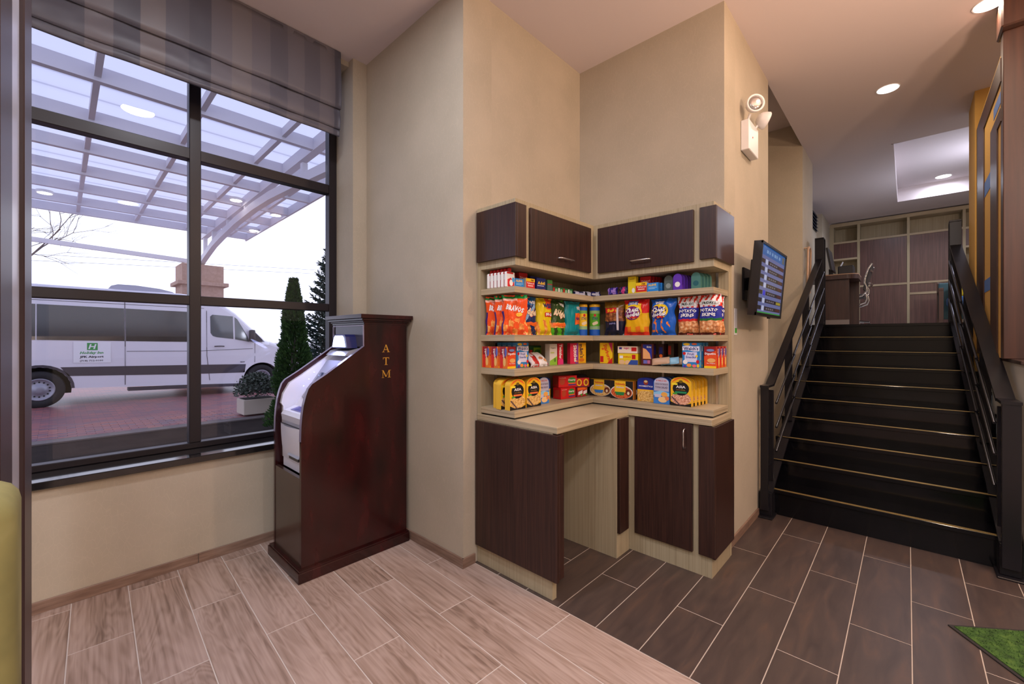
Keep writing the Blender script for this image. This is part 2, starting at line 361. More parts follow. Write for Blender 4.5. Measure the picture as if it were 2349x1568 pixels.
# ceiling (with the tray opening and the recess slot left open)
ce = MB()
TX0, TX1, TY0, TY1 = -0.14, 1.25, 6.64, 9.55
ce.box(XW-0.26, 3.4, -3.3, 4.28, CZ, CZ+0.1, M_CEIL); ce.box(-0.91, 3.4, 4.28, TY0, CZ, CZ+0.1, M_CEIL)
ce.box(-1.6, TX0, 6.72, 11.0, CZ, CZ+0.1, M_CEIL); ce.box(-0.91, TX0, TY0, 6.72, CZ, CZ+0.1, M_CEIL)
ce.box(TX0, TX1, TY1, 11.0, CZ, CZ+0.1, M_CEIL); ce.box(TX1, 3.4, TY0, 11.0, CZ, CZ+0.1, M_CEIL)
ce.box(-1.95, -0.91, 4.0, 6.1, 4.0, 4.1, M_CEIL); ce.box(-0.91, -0.85, 4.28, 6.1, CZ+0.1, 4.1, M_CEIL)
ce.box(-1.95, -0.91, 4.18, 4.28, CZ+0.1, 4.1, M_CEIL)
ce.build('ceiling', kind='structure')
tr = MB(); TZ = 3.94
tr.box(TX0, TX0+0.02, TY0, TY1, CZ, TZ, M_CEIL); tr.box(TX1-0.02, TX1, TY0, TY1, CZ, TZ, M_CEIL)
tr.box(TX0, TX1, TY0, TY0+0.02, CZ, TZ, M_CEIL); tr.box(TX0, TX1, TY1-0.02, TY1, CZ, TZ, M_CEIL); tr.box(TX0, TX1, TY0, TY1, TZ, TZ+0.05, M_CEIL)
tr.build('ceiling_tray', kind='structure')
# baseboards, as tile pieces
bb = thing('baseboard_left', kind='structure', loc=(XW, 0, 0))
for y0, y1 in [(-2.2, -1.25), (-1.25, -0.32), (-0.32, 0.62), (0.62, 1.61)]: MB().cbox(XW, XW+0.012, y0+0.002, y1-0.001, 0.0, 0.062, M_BASE, 0.0015).build('baseboard_tile', bb)
bb = thing('baseboard_front', kind='structure', loc=(-2.6, 1.75, 0))
for x0, x1 in [(-3.27, -2.662), (-2.66, -2.0435)]: MB().cbox(x0, x1, 1.738, 1.75, 0.0, 0.062, M_BASE, 0.0015).build('baseboard_tile', bb)
MB().cbox(XL-0.0005, XL+0.012, 1.7385, 1.845, 0.0, 0.062, M_BASE, 0.0015).build('baseboard_corner', kind='structure')
bb = thing('baseboard_right', kind='structure', loc=(XR, 3.5, 0))
for y0, y1 in [(3.10, 3.60), (3.60, 3.93)]: MB().cbox(XR, XR+0.012, y0, y1-0.002, 0.0, 0.062, M_BASE, 0.0015).build('baseboard_tile', bb)

# window ------------------------------------------------------------
win = thing('window_1', kind='structure', loc=(-3.6, 0.1, 0.7))
F0, F1 = -3.655, -3.58
kx = 3.58/3.44
Zk = lambda z: 1.45+(z-1.45)*kx
def fr(name, y0, y1, z0, z1):
    p_ = name in ('mullion', 'jamb'); MB().cbox(F0-(.002 if p_ else 0), F1+(.003 if p_ else 0), y0, y1, z0, z1, M_DKMET, 0.004).build(name, win)
YM = [-0.36*kx, 0.588*kx]; MWD = 0.064*kx; YJ = 1.568; YL = -1.40
fr('bottom_rail', YL, RV, 0.6965, 0.736); fr('transom', YL, YJ, Zk(1.672), Zk(1.732)); fr('transom', YL, YJ, Zk(2.628), Zk(2.70)); fr('head', YL, RV, 3.60, 3.68)
for y in YM: fr('mullion', y, y+MWD, 0.736, 3.60)
fr('jamb', YJ, RV, 0.736, 3.60); fr('jamb', YL-0.05, YL, 0.736, 3.60)
M_GLASS = glass('window_glass', (0.93, 0.93, 0.97), 1.0)
for y0, y1 in [(YL, YM[0]), (YM[0]+MWD, YM[1]), (YM[1]+MWD, YJ)]:
    for z0, z1 in [(0.736, Zk(1.672)), (Zk(1.732), Zk(2.628)), (Zk(2.70), 3.60)]:
        MB().add([(-3.62, y0, z0), (-3.62, y1, z0), (-3.62, y1, z1), (-3.62, y0, z1)], [(0, 1, 2, 3)], M_GLASS).build('pane', win)
MB().cbox(WO+0.01, XW+0.035, -1.45, RV-0.001, 0.6555, 0.696, M_GRANITE, 0.004).build('window_sill', win)

# knee wall and timber pier on the right of the stairs
kn = MB(); kn.box(0.52, 0.66, 4.0, 6.0, 0, 1.29, mat('knee_wall_paint', srgb(196, 196, 190), 0.8)); kn.build('wall_knee', kind='structure')
MB().cbox(0.50, 0.69, 3.97, 5.74, 1.29, 1.315, M_WENGE).build('trim_1', kind='structure')
M_OCHRE = mat('ochre_wall_paint', srgb(204, 160, 84), 0.85)
wallbox('wall_stair_right', 0.452, 0.70, 5.74, 6.25, 0, CZ, m=M_OCHRE)
M_PINE = texmat('red_brown_veneer', [(0.3, srgb(52, 30, 22)), (0.7, srgb(72, 42, 30))], (40, 40, 2), 1.0, 3, 0.4)
pn = thing('wall_panel', kind='structure', loc=(0.47, 5.1, 1.32))
MB().box(0.47, 0.62, 4.38, 5.738, 1.317, 3.40, M_OCHRE).build('backing', pn)
for y0, y1, zt in [(5.26, 5.735, 3.36), (4.54, 4.86, 3.02)]:
    MB().cbox(0.462, 0.4695, y0, y1, 1.317, zt, M_PINE, 0.001).build('stile', pn)
MB().cbox(0.462, 0.4695, 4.38, 5.26, 3.20, 3.36, M_PINE, 0.001).build('rail', pn); MB().cbox(0.462, 0.4695, 4.38, 4.54, 2.93, 3.02, M_PINE, 0.001).build('rail', pn)
M_BLUET = mat('blue_tape', srgb(78, 118, 190), 0.6)
MB().box(0.468, 0.4698, 4.86, 5.26, 1.83, 1.93, M_BLUET).build('painter_tape', pn); MB().box(0.468, 0.4698, 4.86, 5.26, 2.62, 2.74, M_BLUET).build('painter_tape', pn); MB().box(0.468, 0.4698, 4.42, 4.75, 3.07, 3.15, M_BLUET).build('painter_tape', pn)
pl = thing('timber_pier', kind='structure', loc=(0.7, 4.4, 1.315))
MB().cbox(0.468, 1.1, 4.31, 4.42, 1.315, 3.50, M_PINE).build('post', pl)
MB().cbox(0.452, 1.1, 4.24, 4.46, 3.50, CZ, M_PINE, 0.01).build('capital', pl)

# foyer partition beside the camera
pt = thing('partition', 'brown framed frosted glass partition at the left edge, beside the window', 'partition', (-1.6, -0.09, 0))
MB().cbox(-2.17, -1.73, -0.12, -0.06, 0, 3.715, mat('partition_wood', srgb(58, 42, 44), 0.4)).build('stile', pt); MB().cbox(-1.27, -1.02, -0.12, -0.06, 0, 3.715, MATS['partition_wood']).build('stile', pt)
MB().box(-1.73, -1.27, -0.10, -0.07, 0, 3.715, mat('frosted_glass', srgb(186, 186, 200), 0.30, spec=0.6)).build('frosted_pane', pt)
# booth seat
M_VELV = texmat('olive_velvet', [(0.3, srgb(100, 97, 58)), (0.6, srgb(130, 126, 78)), (0.8, srgb(156, 152, 106))], (4, 4, 4), 2.0, 4, 0.9)
ch = thing('booth_seat', 'olive green velvet booth seat at the lower left corner', 'booth seat', (-0.8, -0.3, 0))
def rslab(x0, x1, y0, y1, z0, z1, m, r=0.03, seg=4):
    bm = bmesh.new(); vs = [bm.verts.new(p) for p in [(x0,y0,z0),(x1,y0,z0),(x1,y1,z0),(x0,y1,z0),(x0,y0,z1),(x1,y0,z1),(x1,y1,z1),(x0,y1,z1)]]
    for f in [(3,2,1,0),(4,5,6,7),(0,1,5,4),(1,2,6,5),(2,3,7,6),(3,0,4,7)]: bm.faces.new([vs[i] for i in f])
    bmesh.ops.bevel(bm, geom=bm.edges[:], offset=r, segments=seg, affect='EDGES', profile=0.5); bm.verts.index_update()
    b = MB(); b.add([v.co[:] for v in bm.verts], [tuple(v.index for v in f.verts) for f in bm.faces], m, True); bm.free(); return b
rslab(-0.95, -0.80, -0.75, -0.035, 0.10, 1.255, M_VELV).build('backrest', ch); rslab(-0.80, -0.40, -0.75, -0.10, 0.30, 0.46, M_VELV).build('seat', ch)
for x, y in [(-0.92, -0.72), (-0.92, -0.07), (-0.44, -0.7), (-0.44, -0.14)]: MB().box(x-.02, x+.02, y-.02, y+.02, 0, 0.31 if x > -.6 else 0.11, M_PINE).build('leg', ch)

# roman blind -------------------------------------------------------
def blindmat():
    m = mat('striped_satin', srgb(96, 90, 92), 0.45, spec=0.4); b = m.node_tree.nodes['Principled BSDF']
    tc = N(m, 'ShaderNodeTexCoord'); sp = N(m, 'ShaderNodeSeparateXYZ'); L(m, tc.outputs['Object'], sp.inputs[0])
    mu = N(m, 'ShaderNodeMath', operation='MULTIPLY'); mu.inputs[1].default_value = 1/0.115; L(m, sp.outputs[1], mu.inputs[0])
    fl = N(m, 'ShaderNodeMath', operation='FLOOR'); L(m, mu.outputs[0], fl.inputs[0])
    wn = N(m, 'ShaderNodeTexWhiteNoise', noise_dimensions='1D'); L(m, fl.outputs[0], wn.inputs['W'])
    r = ramp(m, [(0.0, srgb(80, 79, 90)), (0.3, srgb(102, 98, 106)), (0.6, srgb(90, 88, 98)), (0.8, srgb(112, 106, 110))]); r.color_ramp.interpolation = 'CONSTANT'
    L(m, wn.outputs['Value'], r.inputs[0]); L(m, r.outputs[0], b.inputs['Base Color']); return m
M_BLIND = blindmat()
bl = thing('roman_blind', 'grey striped satin roman blind folded up at the top of the window', 'blind', (-3.29, 0.1, 3.06))
def fold(z0, z1, xo, name, bulge):
    ny = 90; nz = 12; g = MB(); vs = []
    for side in (0, 1):
        for i in range(ny+1):
            y = -1.30+(1.53+1.30)*i/ny
            for j in range(nz+1):
                t = j/nz; b = math.sin(math.pi*min(1, (1-t)*1.0))*bulge*(1-t)+0.006*noise.noise(Vector((y*3.0, t*2, z0*9)))+0.004*noise.noise(Vector((y*11, t*3, z0)))
                dz = 0.006*noise.noise(Vector((y*4, z0*3, 1)))*(1-t)
                x = xo+b if side == 0 else xo-0.012
                vs.append((x, y, z0+(z1-z0)*t+dz))
    A = (ny+1)*(nz+1); fs = []
    for i in range(ny):
        for j in range(nz):
            a = i*(nz+1)+j; fs.append((a, a+nz+1, a+nz+2, a+1)); fs.append((A+a, A+a+1, A+a+nz+2, A+a+nz+1))
        a = i*(nz+1); fs.append((a, A+a, A+a+nz+1, a+nz+1)); a += nz; fs.append((a, a+nz+1, A+a+nz+1, A+a))
    for j in range(nz):
        for a in (j, ny*(nz+1)+j): fs.append((a, a+1, A+a+1, A+a))
    g.add(vs, fs, M_BLIND, True); return g.build(name, bl)
fold(3.058, 3.125, -3.305, 'hem_fold', 0.012); fold(3.108, 3.275, -3.292, 'lower_fold', 0.02); fold(3.262, 3.70, -3.276, 'upper_panel', 0.016)
MB().cbox(-3.36, -3.28, -1.30, 1.53, 3.66, 3.715, M_BLIND).build('head_rail', bl)

# stairs ------------------------------------------------------------
NZ = [0.2085]+[0.3948+0.1529*i for i in range(9)]; NY = [4.03+0.2564*i for i in range(10)]
stt = thing('stairs', kind='structure', loc=(-0.2, 4.1, 0))
SX0, SX1 = -0.895, 0.515
for i in range(9):
    b = MB(); zb = NZ[i-1] if i else 0.0
    b.box(SX0, SX1, NY[i]+0.02, NY[i]+0.06, zb if i else 0, NZ[i]-0.03, M_STEPBLK); b.build('riser', stt)
    MB().cbox(SX0, SX1, NY[i], NY[i+1]+0.03, NZ[i]-0.03, NZ[i], M_STEPBLK, 0.002).build('tread', stt)
    MB().box(SX0+0.02, SX1-0.02, NY[i]+0.008, NY[i]+0.020, NZ[i], NZ[i]+0.0022, M_BRASS).build('nosing_strip', stt)
    MB().box(SX0+0.02, SX1-0.02, NY[i]+0.028, NY[i]+0.034, NZ[i], NZ[i]+0.0022, M_BRASS).build('nosing_strip', stt)
MB().box(SX0, SX1, NY[9]+0.02, NY[9]+0.06, NZ[8], NZ[9]-0.03, M_STEPBLK).build('riser', stt)
MB().cbox(SX0, SX1, NY[9], NY[9]+0.40, NZ[9]-0.03, NZ[9], M_STEPBLK, 0.002).build('landing_edge', stt)
MB().box(SX0, SX1, 4.12, 6.34, -0.1, 0.0, M_STEPBLK).build('stair_base', stt)
fo = MB(); M_OFF = mat('office_floor', srgb(150, 140, 132), 0.5)
fo.box(-1.6, 3.2, 6.738, 11.0, LZ-0.15, LZ, M_OFF); fo.box(0.70, 3.2, 4.3, 6.738, LZ-0.15, LZ, M_OFF)
fo.build('floor_office', kind='structure')
# ceiling lights
def disc(x, y, z, r, label, scale=1.0):
    t = thing('ceiling_light', label, 'light', (x, y, z), group=None)
    MB().lathe([(r*1.12, -0.004), (r*1.12, 0.0)], M_WHITEP, 28, Matrix.Translation((x, y, z-0.0005))).build('trim_ring', t)
    MB().lathe([(r, -0.006), (r*0.98, -0.0045)], M_LAMP, 28, Matrix.Translation((x, y, z-0.0005))).build('lamp_lens', t)
disc(-0.13, 5.146, CZ, 0.075, 'round recessed downlight over the middle of the stairs')
disc(0.407, 4.309, CZ, 0.075, 'round recessed downlight beside the timber pier, cut by the top of the photo')
disc(0.403, 9.272, TZ, 0.085, 'small round downlight inside the recessed ceiling tray')
# ================================================================== pantry cabinet
pc = thing('pantry_cabinet', 'L-shaped pale zebrawood pantry cabinet with dark wenge doors in the corner alcove', 'cabinet', (-1.5, 2.4, 0))
def P(name, b, par=pc, **k): return b.build(name, par, **k)
# carcass ends and backs
P('end_panel', MB().cbox(-2.052, -1.436, 1.868, 1.905, 0.0, 0.925, M_ZEB, 0.001))
P('door_panel', MB().cbox(-2.048, -1.388, 1.846, 1.868, 0.118, 0.920, M_WENGE, 0.0015))
P('door_panel', MB().cbox(-1.4345, -1.388, 1.869, 1.910, 0.130, 0.920, M_WENGE, 0.0015))
P('filler_box', MB().box(-2.052, -1.402, 2.515, 2.71, 0.0, 0.925, M_ZEB))
P('filler_strip', MB().cbox(-1.402, -1.380, 2.520, 2.640, 0.165, 0.920, M_WENGE, 0.0015))
P('base_cabinet', MB().box(-1.402, -0.862, 2.695, 3.05, 0.0, 0.925, M_ZEB))
dr = P('door', MB().cbox(-1.357, -0.972, 2.674, 2.694, 0.132, 0.919, M_WENGE, 0.0015))
def pull(par, pts): return MB().tube(pts, 0.0045, M_NICKEL, 8).build('handle', par, keep=True)
def pull_local(par, pts):
    off = Vector(pc.location); return MB().tube([tuple(Vector(p)-off) for p in pts], 0.0045, M_NICKEL, 8).build('handle', par, keep=True)
pull_local(dr, [(-1.018, 2.674, 0.765), (-1.018, 2.652, 0.770), (-1.018, 2.648, 0.785), (-1.018, 2.648, 0.865), (-1.018, 2.652, 0.880), (-1.018, 2.674, 0.885)])
P('door_panel', MB().cbox(-0.935, -0.842, 2.674, 2.694, 0.132, 0.919, M_WENGE, 0.0015)); P('door_panel', MB().cbox(-0.861, -0.842, 2.695, 3.068, 0.118, 0.915, M_WENGE, 0.0015))
# counter
cn = MB(); cn.cbox(-2.052, -1.403, 1.866, 2.6715, 0.925, 0.962, M_ZEBH, 0.0015); P('worktop', cn)
P('worktop', MB().cbox(-2.052, -0.856, 2.672, 3.05, 0.925, 0.962, M_ZEBH, 0.0015))
# backs and sides of the open shelves
P('back_panel', MB().box(-2.052, -2.018, 1.868, 3.02, 0.962, 2.292, M_ZEB)); P('back_panel', MB().box(-2.018, -0.862, 3.015, 3.05, 0.962, 1.892, M_ZEB))
P('side_post', MB().cbox(-0.90, -0.862, 3.051, 3.085, 0.0, 2.292, M_ZEB, 0.001))
def shelf(zt, zb):
    pts = [(-2.017, 1.868), (-1.722, 1.868), (-1.722, 2.732), (-0.866, 2.732), (-0.866, 3.014), (-2.017, 3.014)]
    P('shelf', MB().prism(pts, 'z', zb, zt, M_ZEBH))
S1, S2, S3, S4 = 1.766, 1.473, 1.264, 1.011
shelf(S1, S1-0.036); shelf(S2, S2-0.038); shelf(S3, S3-0.040); shelf(S4, S4-0.038)
P('gap_shade_strip', MB().prism([(-2.017, 1.880), (-1.732, 1.880), (-1.732, 2.742), (-0.876, 2.742), (-0.876, 3.014), (-2.017, 3.014)], 'z', 0.9622, S4-0.038, mat('gap_shade_black', (0.02, 0.017, 0.015, 1), 0.8)))  # near-black filler stands in for the shaded gap between worktop and lowest shelf
for x, y in [(-1.30, 3.008), (-0.93, 3.008)]:
    sb = MB(); sb.box(x-0.008, x+0.008, y-0.004, y+0.006, 0.99, 1.89, M_NICKEL)
    P('shelf_standard', sb)
P('shelf_standard', MB().box(-2.017, -2.009, 1.99, 2.006, 0.99, 1.89, M_NICKEL))
# wall cabinets
P('wall_cabinet', MB().prism([(-2.018, 1.868), (-1.716, 1.868), (-1.716, 2.736), (-0.865, 2.736), (-0.865, 3.05), (-2.018, 3.05)], 'z', 1.893, 2.292, M_ZEB))
P('door_panel', MB().cbox(-2.041, -1.698, 1.849, 1.867, 1.940, 2.262, M_WENGE, 0.0015)); P('door_panel', MB().cbox(-1.715, -1.698, 1.868, 1.950, 1.940, 2.262, M_WENGE, 0.0015))
d1 = P('door', MB().cbox(-1.715, -1.697, 1.990, 2.672, 1.932, 2.258, M_WENGE, 0.0015))
pull_local(d1, [(-1.697, 2.27, 1.985), (-1.676, 2.272, 1.985), (-1.672, 2.285, 1.985), (-1.672, 2.412, 1.985), (-1.676, 2.425, 1.985), (-1.697, 2.427, 1.985)])
d2 = P('door', MB().cbox(-1.672, -0.982, 2.717, 2.735, 1.932, 2.260, M_WENGE, 0.0015))
pull_local(d2, [(-1.405, 2.717, 1.984), (-1.403, 2.696, 1.984), (-1.390, 2.692, 1.984), (-1.278, 2.692, 1.984), (-1.265, 2.696, 1.984), (-1.263, 2.717, 1.984)])
P('door_panel', MB().cbox(-0.944, -0.846, 2.717, 2.735, 1.940, 2.262, M_WENGE, 0.0015)); P('door_panel', MB().cbox(-0.864, -0.846, 2.736, 3.082, 1.940, 2.262, mat('wenge_satin', srgb(62, 44, 44), 0.3, spec=0.6), 0.0015))

# ================================================================== cash machine in its mahogany surround
am = thing('cash_machine', 'dark red mahogany cash machine kiosk with gold letters A T M beside the window', 'cash machine', (-2.87, 1.35, 0))
def A(name, b, par=am, **k): return b.build(name, par, **k)
prof = [(0.990, 0.07), (0.990, 0.83), (0.993, 0.93), (0.997, 0.98), (1.006, 1.05), (1.020, 1.105), (1.034, 1.145), (1.055, 1.172), (1.142, 1.226), (1.392, 1.398), (1.392, 1.545), (1.715, 1.545), (1.715, 0.07)]
A('side_panel', MB().prism(prof, 'x', -2.668, -2.642, M_MAHOG))
cut = [(1.715, 0.07), (0.990, 0.07), (0.990, 0.61), (0.990, 0.83), (0.993, 0.93), (0.997, 0.98), (1.006, 1.05), (1.020, 1.105), (1.034, 1.145), (1.055, 1.172), (1.142, 1.226), (1.392, 1.398), (1.392, 1.545), (1.715, 1.545)]
A('side_panel', MB().prism(cut, 'x', -3.110, -3.085, M_MAHOG))
# light edging strip round the opening on both sides
M_EDGE = mat('lacquer_edge', srgb(150, 140, 160), 0.25, 0.2)
for x0, x1 in [(-2.672, -2.6405), (-3.1115, -3.081)]:
    e = prof[1:10]; b = MB()
    for i in range(len(e)-1):
        (y0, z0), (y1, z1) = e[i], e[i+1]; b.add([(x0, y0-.0015, z0+.0015), (x1, y0-.0015, z0+.0015), (x1, y1-.0015, z1+.0015), (x0, y1-.0015, z1+.0015)], [(0, 1, 2, 3)], M_EDGE)
    A('edge_band', b)
A('front_panel', MB().box(-3.084, -2.669, 0.992, 1.015, 0.07, 0.607, mat('mahogany_front', srgb(62, 44, 38), 0.22, spec=0.6)))
A('back_panel', MB().box(-3.084, -2.669, 1.69, 1.714, 0.07, 1.545, M_MAHOG))
hd = MB(); hd.box(-3.084, -2.669, 1.396, 1.42, 1.395, 1.545, mat('header_lacquer', srgb(70, 68, 84), 0.25, spec=0.6)); A('header_panel', hd)
b = MB(); M_EDG2 = M_EDGE
for z in (1.535,): b.box(-3.10, -2.65, 1.389, 1.3955, z, z+0.006, M_EDGE)
b.box(-3.106, -3.098, 1.388, 1.3955, 1.40, 1.54, M_EDGE); b.box(-2.652, -2.644, 1.386, 1.3915, 1.40, 1.54, M_EDGE); A('header_trim', b)
pb = MB(); pb.cbox(-3.150, -2.615, 0.965, 1.725, 0.0, 0.062, M_MAHOG, 0.003); pb.prism([(-3.14, 0.972), (-2.622, 0.972), (-2.622, 1.722), (-3.14, 1.722)], 'z', 0.062, 0.073, M_MAHOG); A('plinth', pb)
cr = MB()
for k, (o, z0, z1) in enumerate([(0.004, 1.545, 1.560), (0.012, 1.560, 1.570), (0.026, 1.570, 1.585), (0.040, 1.585, 1.612)]):
    cr.cbox(-3.110-o, -2.642+o, 1.392-o*1.05, 1.715+min(o, 0.03), z0, z1, M_MAHOG, 0.002)
A('cornice', cr)
def quadstroke(p, q, w): return [(p[0]-w/2, p[1]), (p[0]+w/2, p[1]), (q[0]+w/2, q[1]), (q[0]-w/2, q[1])]
GL = {'A': [quadstroke((-.42, 0), (0, 1), .09), quadstroke((.38, 0), (-.02, 1), .19), rectpts(-.26, .30, .24, .38), rectpts(-.58, 0, -.22, .05), rectpts(.16, 0, .58, .05)],
      'T': [rectpts(-.09, 0, .09, 1), rectpts(-.46, .92, .46, 1), rectpts(-.46, .74, -.40, .92), rectpts(.40, .74, .46, .92), rectpts(-.24, 0, .24, .05)],
      'M': [rectpts(-.50, 0, -.43, 1), quadstroke((0, .12), (-.46, 1), .18), quadstroke((0, .12), (.44, 1), .07), rectpts(.38, 0, .56, 1), rectpts(-.64, 0, -.28, .05), rectpts(.24, 0, .70, .05), rectpts(-.64, .95, -.40, 1), rectpts(.40, .95, .70, 1)]}
for t, z in (('A', 1.356), ('T', 1.268), ('M', 1.180)):
    g = MB(); f = planeX(-2.642, 1.552, z)
    for i, pl_ in enumerate(GL[t]): g.add([f(u*0.052, v*0.052, 0.0008+0.0002*i) for u, v in pl_], [(0, 1, 2, 3)], M_GOLD)
    A('letter', g)
# white machine
M_ATMW = mat('machine_white', srgb(226, 226, 236), 0.4); M_ATMG = mat('machine_grey', srgb(150, 150, 160), 0.4)
A('body', MB().prism([(1.03, 0.61), (1.03, 0.97), (1.10, 1.00), (1.30, 1.25), (1.42, 1.39), (1.68, 1.39), (1.68, 0.61)], 'x', -3.05, -2.70, M_ATMW))
A('liner', MB().prism([(1.035, 0.66), (1.03, 0.95), (1.03, 1.00), (1.018, 1.02), (1.03, 1.08), (1.07, 1.15), (1.15, 1.20), (1.39, 1.365), (1.66, 1.365), (1.66, 0.66)], 'x', -3.083, -3.055, M_ATMW))
A('liner', MB().prism([(1.035, 0.66), (1.03, 0.95), (1.03, 1.08), (1.07, 1.15), (1.15, 1.20), (1.39, 1.365), (1.66, 1.365), (1.66, 0.66)], 'x', -2.695, -2.671, M_ATMW))
# key shelf
ks = A('keypad_shelf', MB().prism([(1.018, 0.915), (1.012, 0.955), (1.03, 0.978), (1.16, 1.015), (1.16, 0.90)], 'x', -3.04, -2.71, M_ATMW))
offA = Vector(am.location)
def sub(par, b, name, off=offA):
    b.v = [tuple(Vector(v)-off) for v in b.v]; return b.build(name, par, keep=True)
kp = MB()
for i in range(4):
    for j in range(3):
        y = 1.052+0.024*i; z = 0.978+(y-1.03)*0.285; x = -2.93+0.034*j
        kp.add([(x, y, z+.004), (x+.026, y, z+.004), (x+.026, y+.018, z+.009), (x, y+.018, z+.009)], [(0, 1, 2, 3)], mat('key_blue', srgb(60, 62, 150), 0.4))
kp.add([(-2.97, 1.045, .9845), (-2.80, 1.045, .9845), (-2.80, 1.155, 1.016), (-2.97, 1.155, 1.016)], [(0, 1, 2, 3)], mat('key_plate', srgb(120, 118, 176), 0.4)); sub(ks, kp, 'keypad')
A('joint_line', MB().box(-3.045, -2.705, 1.010, 1.016, 0.893, 0.897, M_BLACKP))
# curved chute below the shelf
sh = MB()
n = 14; vs = []
for i in range(n+1):
    t = i/n; z = 0.893-t*0.25
    for j in range(9):
        s = j/8; x = -3.045+0.34*s; y = 1.012+0.022*t*t-0.02*math.sin(math.pi*s)*(1-t)
        vs.append((x, y, z))
sh.add(vs, [(i*9+j, i*9+j+1, (i+1)*9+j+1, (i+1)*9+j) for i in range(n) for j in range(8)], M_ATMW, True); A('lower_cover', sh)
A('cash_slot', MB().box(-2.90, -2.75, 1.012, 1.034, 0.685, 0.708, M_BLACKP)); A('slot_lip', MB().prism([(1.008, 0.705), (1.034, 0.74), (1.034, 0.705)], 'x', -2.92, -2.74, M_ATMG))
# screen, hood, topper
sc = A('screen', MB().prism([(1.145, 1.085), (1.290, 1.275), (1.310, 1.262), (1.165, 1.072)], 'x', -2.98, -2.77, mat('atm_screen', srgb(60, 70, 90), 0.1, spec=0.8)))
A('screen_bezel', MB().prism([(1.130, 1.055), (1.305, 1.300), (1.325, 1.288), (1.150, 1.043)], 'x', -3.01, -2.74, M_ATMG))
for k in range(3):
    led = MB(); led.lathe([(0.004, 0), (0.004, 0.002)], mat('blue_led', (0.3, 0.4, 1, 1), emit=(0.45, 0.55, 1.0), es=8), 8, Matrix.Translation((-3.025, 1.15+0.035*k, 1.125+0.045*k))); A('indicator_light', led)
A('hood', MB().prism([(1.30, 1.335), (1.33, 1.365), (1.42, 1.388), (1.42, 1.35), (1.33, 1.335)], 'x', -3.02, -2.73, M_ATMG))
def trap(w0, w1, z0, z1, y0, y1, m, cx=-2.865):
    pts = [(cx-w0/2, z0), (cx+w0/2, z0), (cx+w1/2, z1-0.015), (cx+w1/2-0.02, z1), (cx-w1/2+0.02, z1), (cx-w1/2, z1-0.015)]
    return MB().prism(pts, 'y', y0, y1, m)
A('lit_sign_housing', trap(0.235, 0.19, 1.385, 1.478, 1.325, 1.396, mat('machine_navy', srgb(30, 34, 90), 0.4)))
A('lit_sign', trap(0.185, 0.14, 1.392, 1.470, 1.318, 1.324, mat('sign_glow', (1, 1, 1, 1), emit=(0.62, 0.70, 1.0), es=5.0)))
area('sign_glow_lamp', (-2.865, 1.27, 1.40), (R(-35), 0, 0), 0.16, 1.1, (0.45, 0.5, 1.0))

# ================================================================== stair railings
def railing(name, label, xn, xf, side):
    hw = 0.028 if side < 0 else 0.04
    t = thing(name, label, 'railing', (xn, 4.0, 0)); X = lambda y: xn+(xf-xn)*(y-4.0)/2.4
    def q(n, b): return b.build(n, t)
    # near newel: flat plates forming a box frame
    x = X(3.95)
    q('post', MB().cbox(x-hw, x+hw, 3.90, 3.925, 0.06, 1.06, M_BLACKM)); q('post', MB().cbox(x-hw, x+hw, 4.075, 4.10, 0.12, 1.02, M_BLACKM))
    q('base_plate', MB().cbox(x-0.06, x+0.06, 3.88, 4.11, 0.0, 0.012, M_BLACKM)); q('foot', MB().cbox(x-0.045, x+0.045, 3.93, 4.08, 0.012, 0.20, M_BLACKM))
    q('top_rail', MB().bar((x, 3.895, 1.062), (x, 4.10, 1.062), 2*hw+.006, 0.018, M_BLACKM))
    for z in (0.40, 0.62, 0.84): q('round_bar', MB().tube([(x, 3.91, z), (x, 4.09, z)], 0.008, M_BLACKM, 8))
    sl = 0.5965; z0 = 1.062
    yt = 6.42; zt = z0+(yt-4.10)*sl
    q('handrail', MB().bar((X(4.08), 4.08, z0), (X(yt), yt, zt), 2*hw+.004, 0.022, M_BLACKM))
    q('stringer', MB().bar((X(3.98), 3.98, 0.19), (X(yt), yt, 0.20+(yt-3.98)*sl), 0.085, 0.018, M_BLACKM))
    # upper newel
    xx = X(6.4)
    q('post', MB().cbox(xx-0.045, xx+0.045, 6.36, 6.385, LZ+0.002, zt+0.22, M_BLACKM)); q('post', MB().cbox(xx-0.045, xx+0.045, 6.50, 6.525, LZ+0.002, zt+0.22, M_BLACKM)); q('cap', MB().cbox(xx-0.045, xx+0.045, 6.36, 6.525, zt+0.22, zt+0.238, M_BLACKM))
    # inclined bays: intermediate posts with three short round bars each
    ps = [4.10, 4.75, 5.55, 6.36]
    for y in ps[1:3]:
        q('post', MB().cbox(X(y)-0.03, X(y)+0.03, y-0.012, y+0.012, 0.21+(y-3.98)*sl, z0+(y-4.08)*sl, M_BLACKM))
    for k in range(3):
        a, b = ps[k], ps[k+1]
        for j, h in enumerate((0.24, 0.44, 0.64)):
            ya = a+0.0; yb = b
            za = 0.20+(ya-3.98)*sl+h; zb = 0.20+(yb-3.98)*sl+h
            q('round_bar', MB().tube([(X(ya)-side*0.045, ya-0.02, za), (X(yb)-side*0.045, yb+0.02, zb)], 0.010, M_CHROME if False else mat('satin_black_steel', (0.10, 0.10, 0.12, 1), 0.22, 0.9), 8))
railing('stair_railing', 'black steel stair railing on the left side, beside the wall with the screen', -0.846, -0.79, -1)
railing('stair_railing', 'black steel stair railing on the right side, beside the knee wall', 0.455, 0.365, 1)

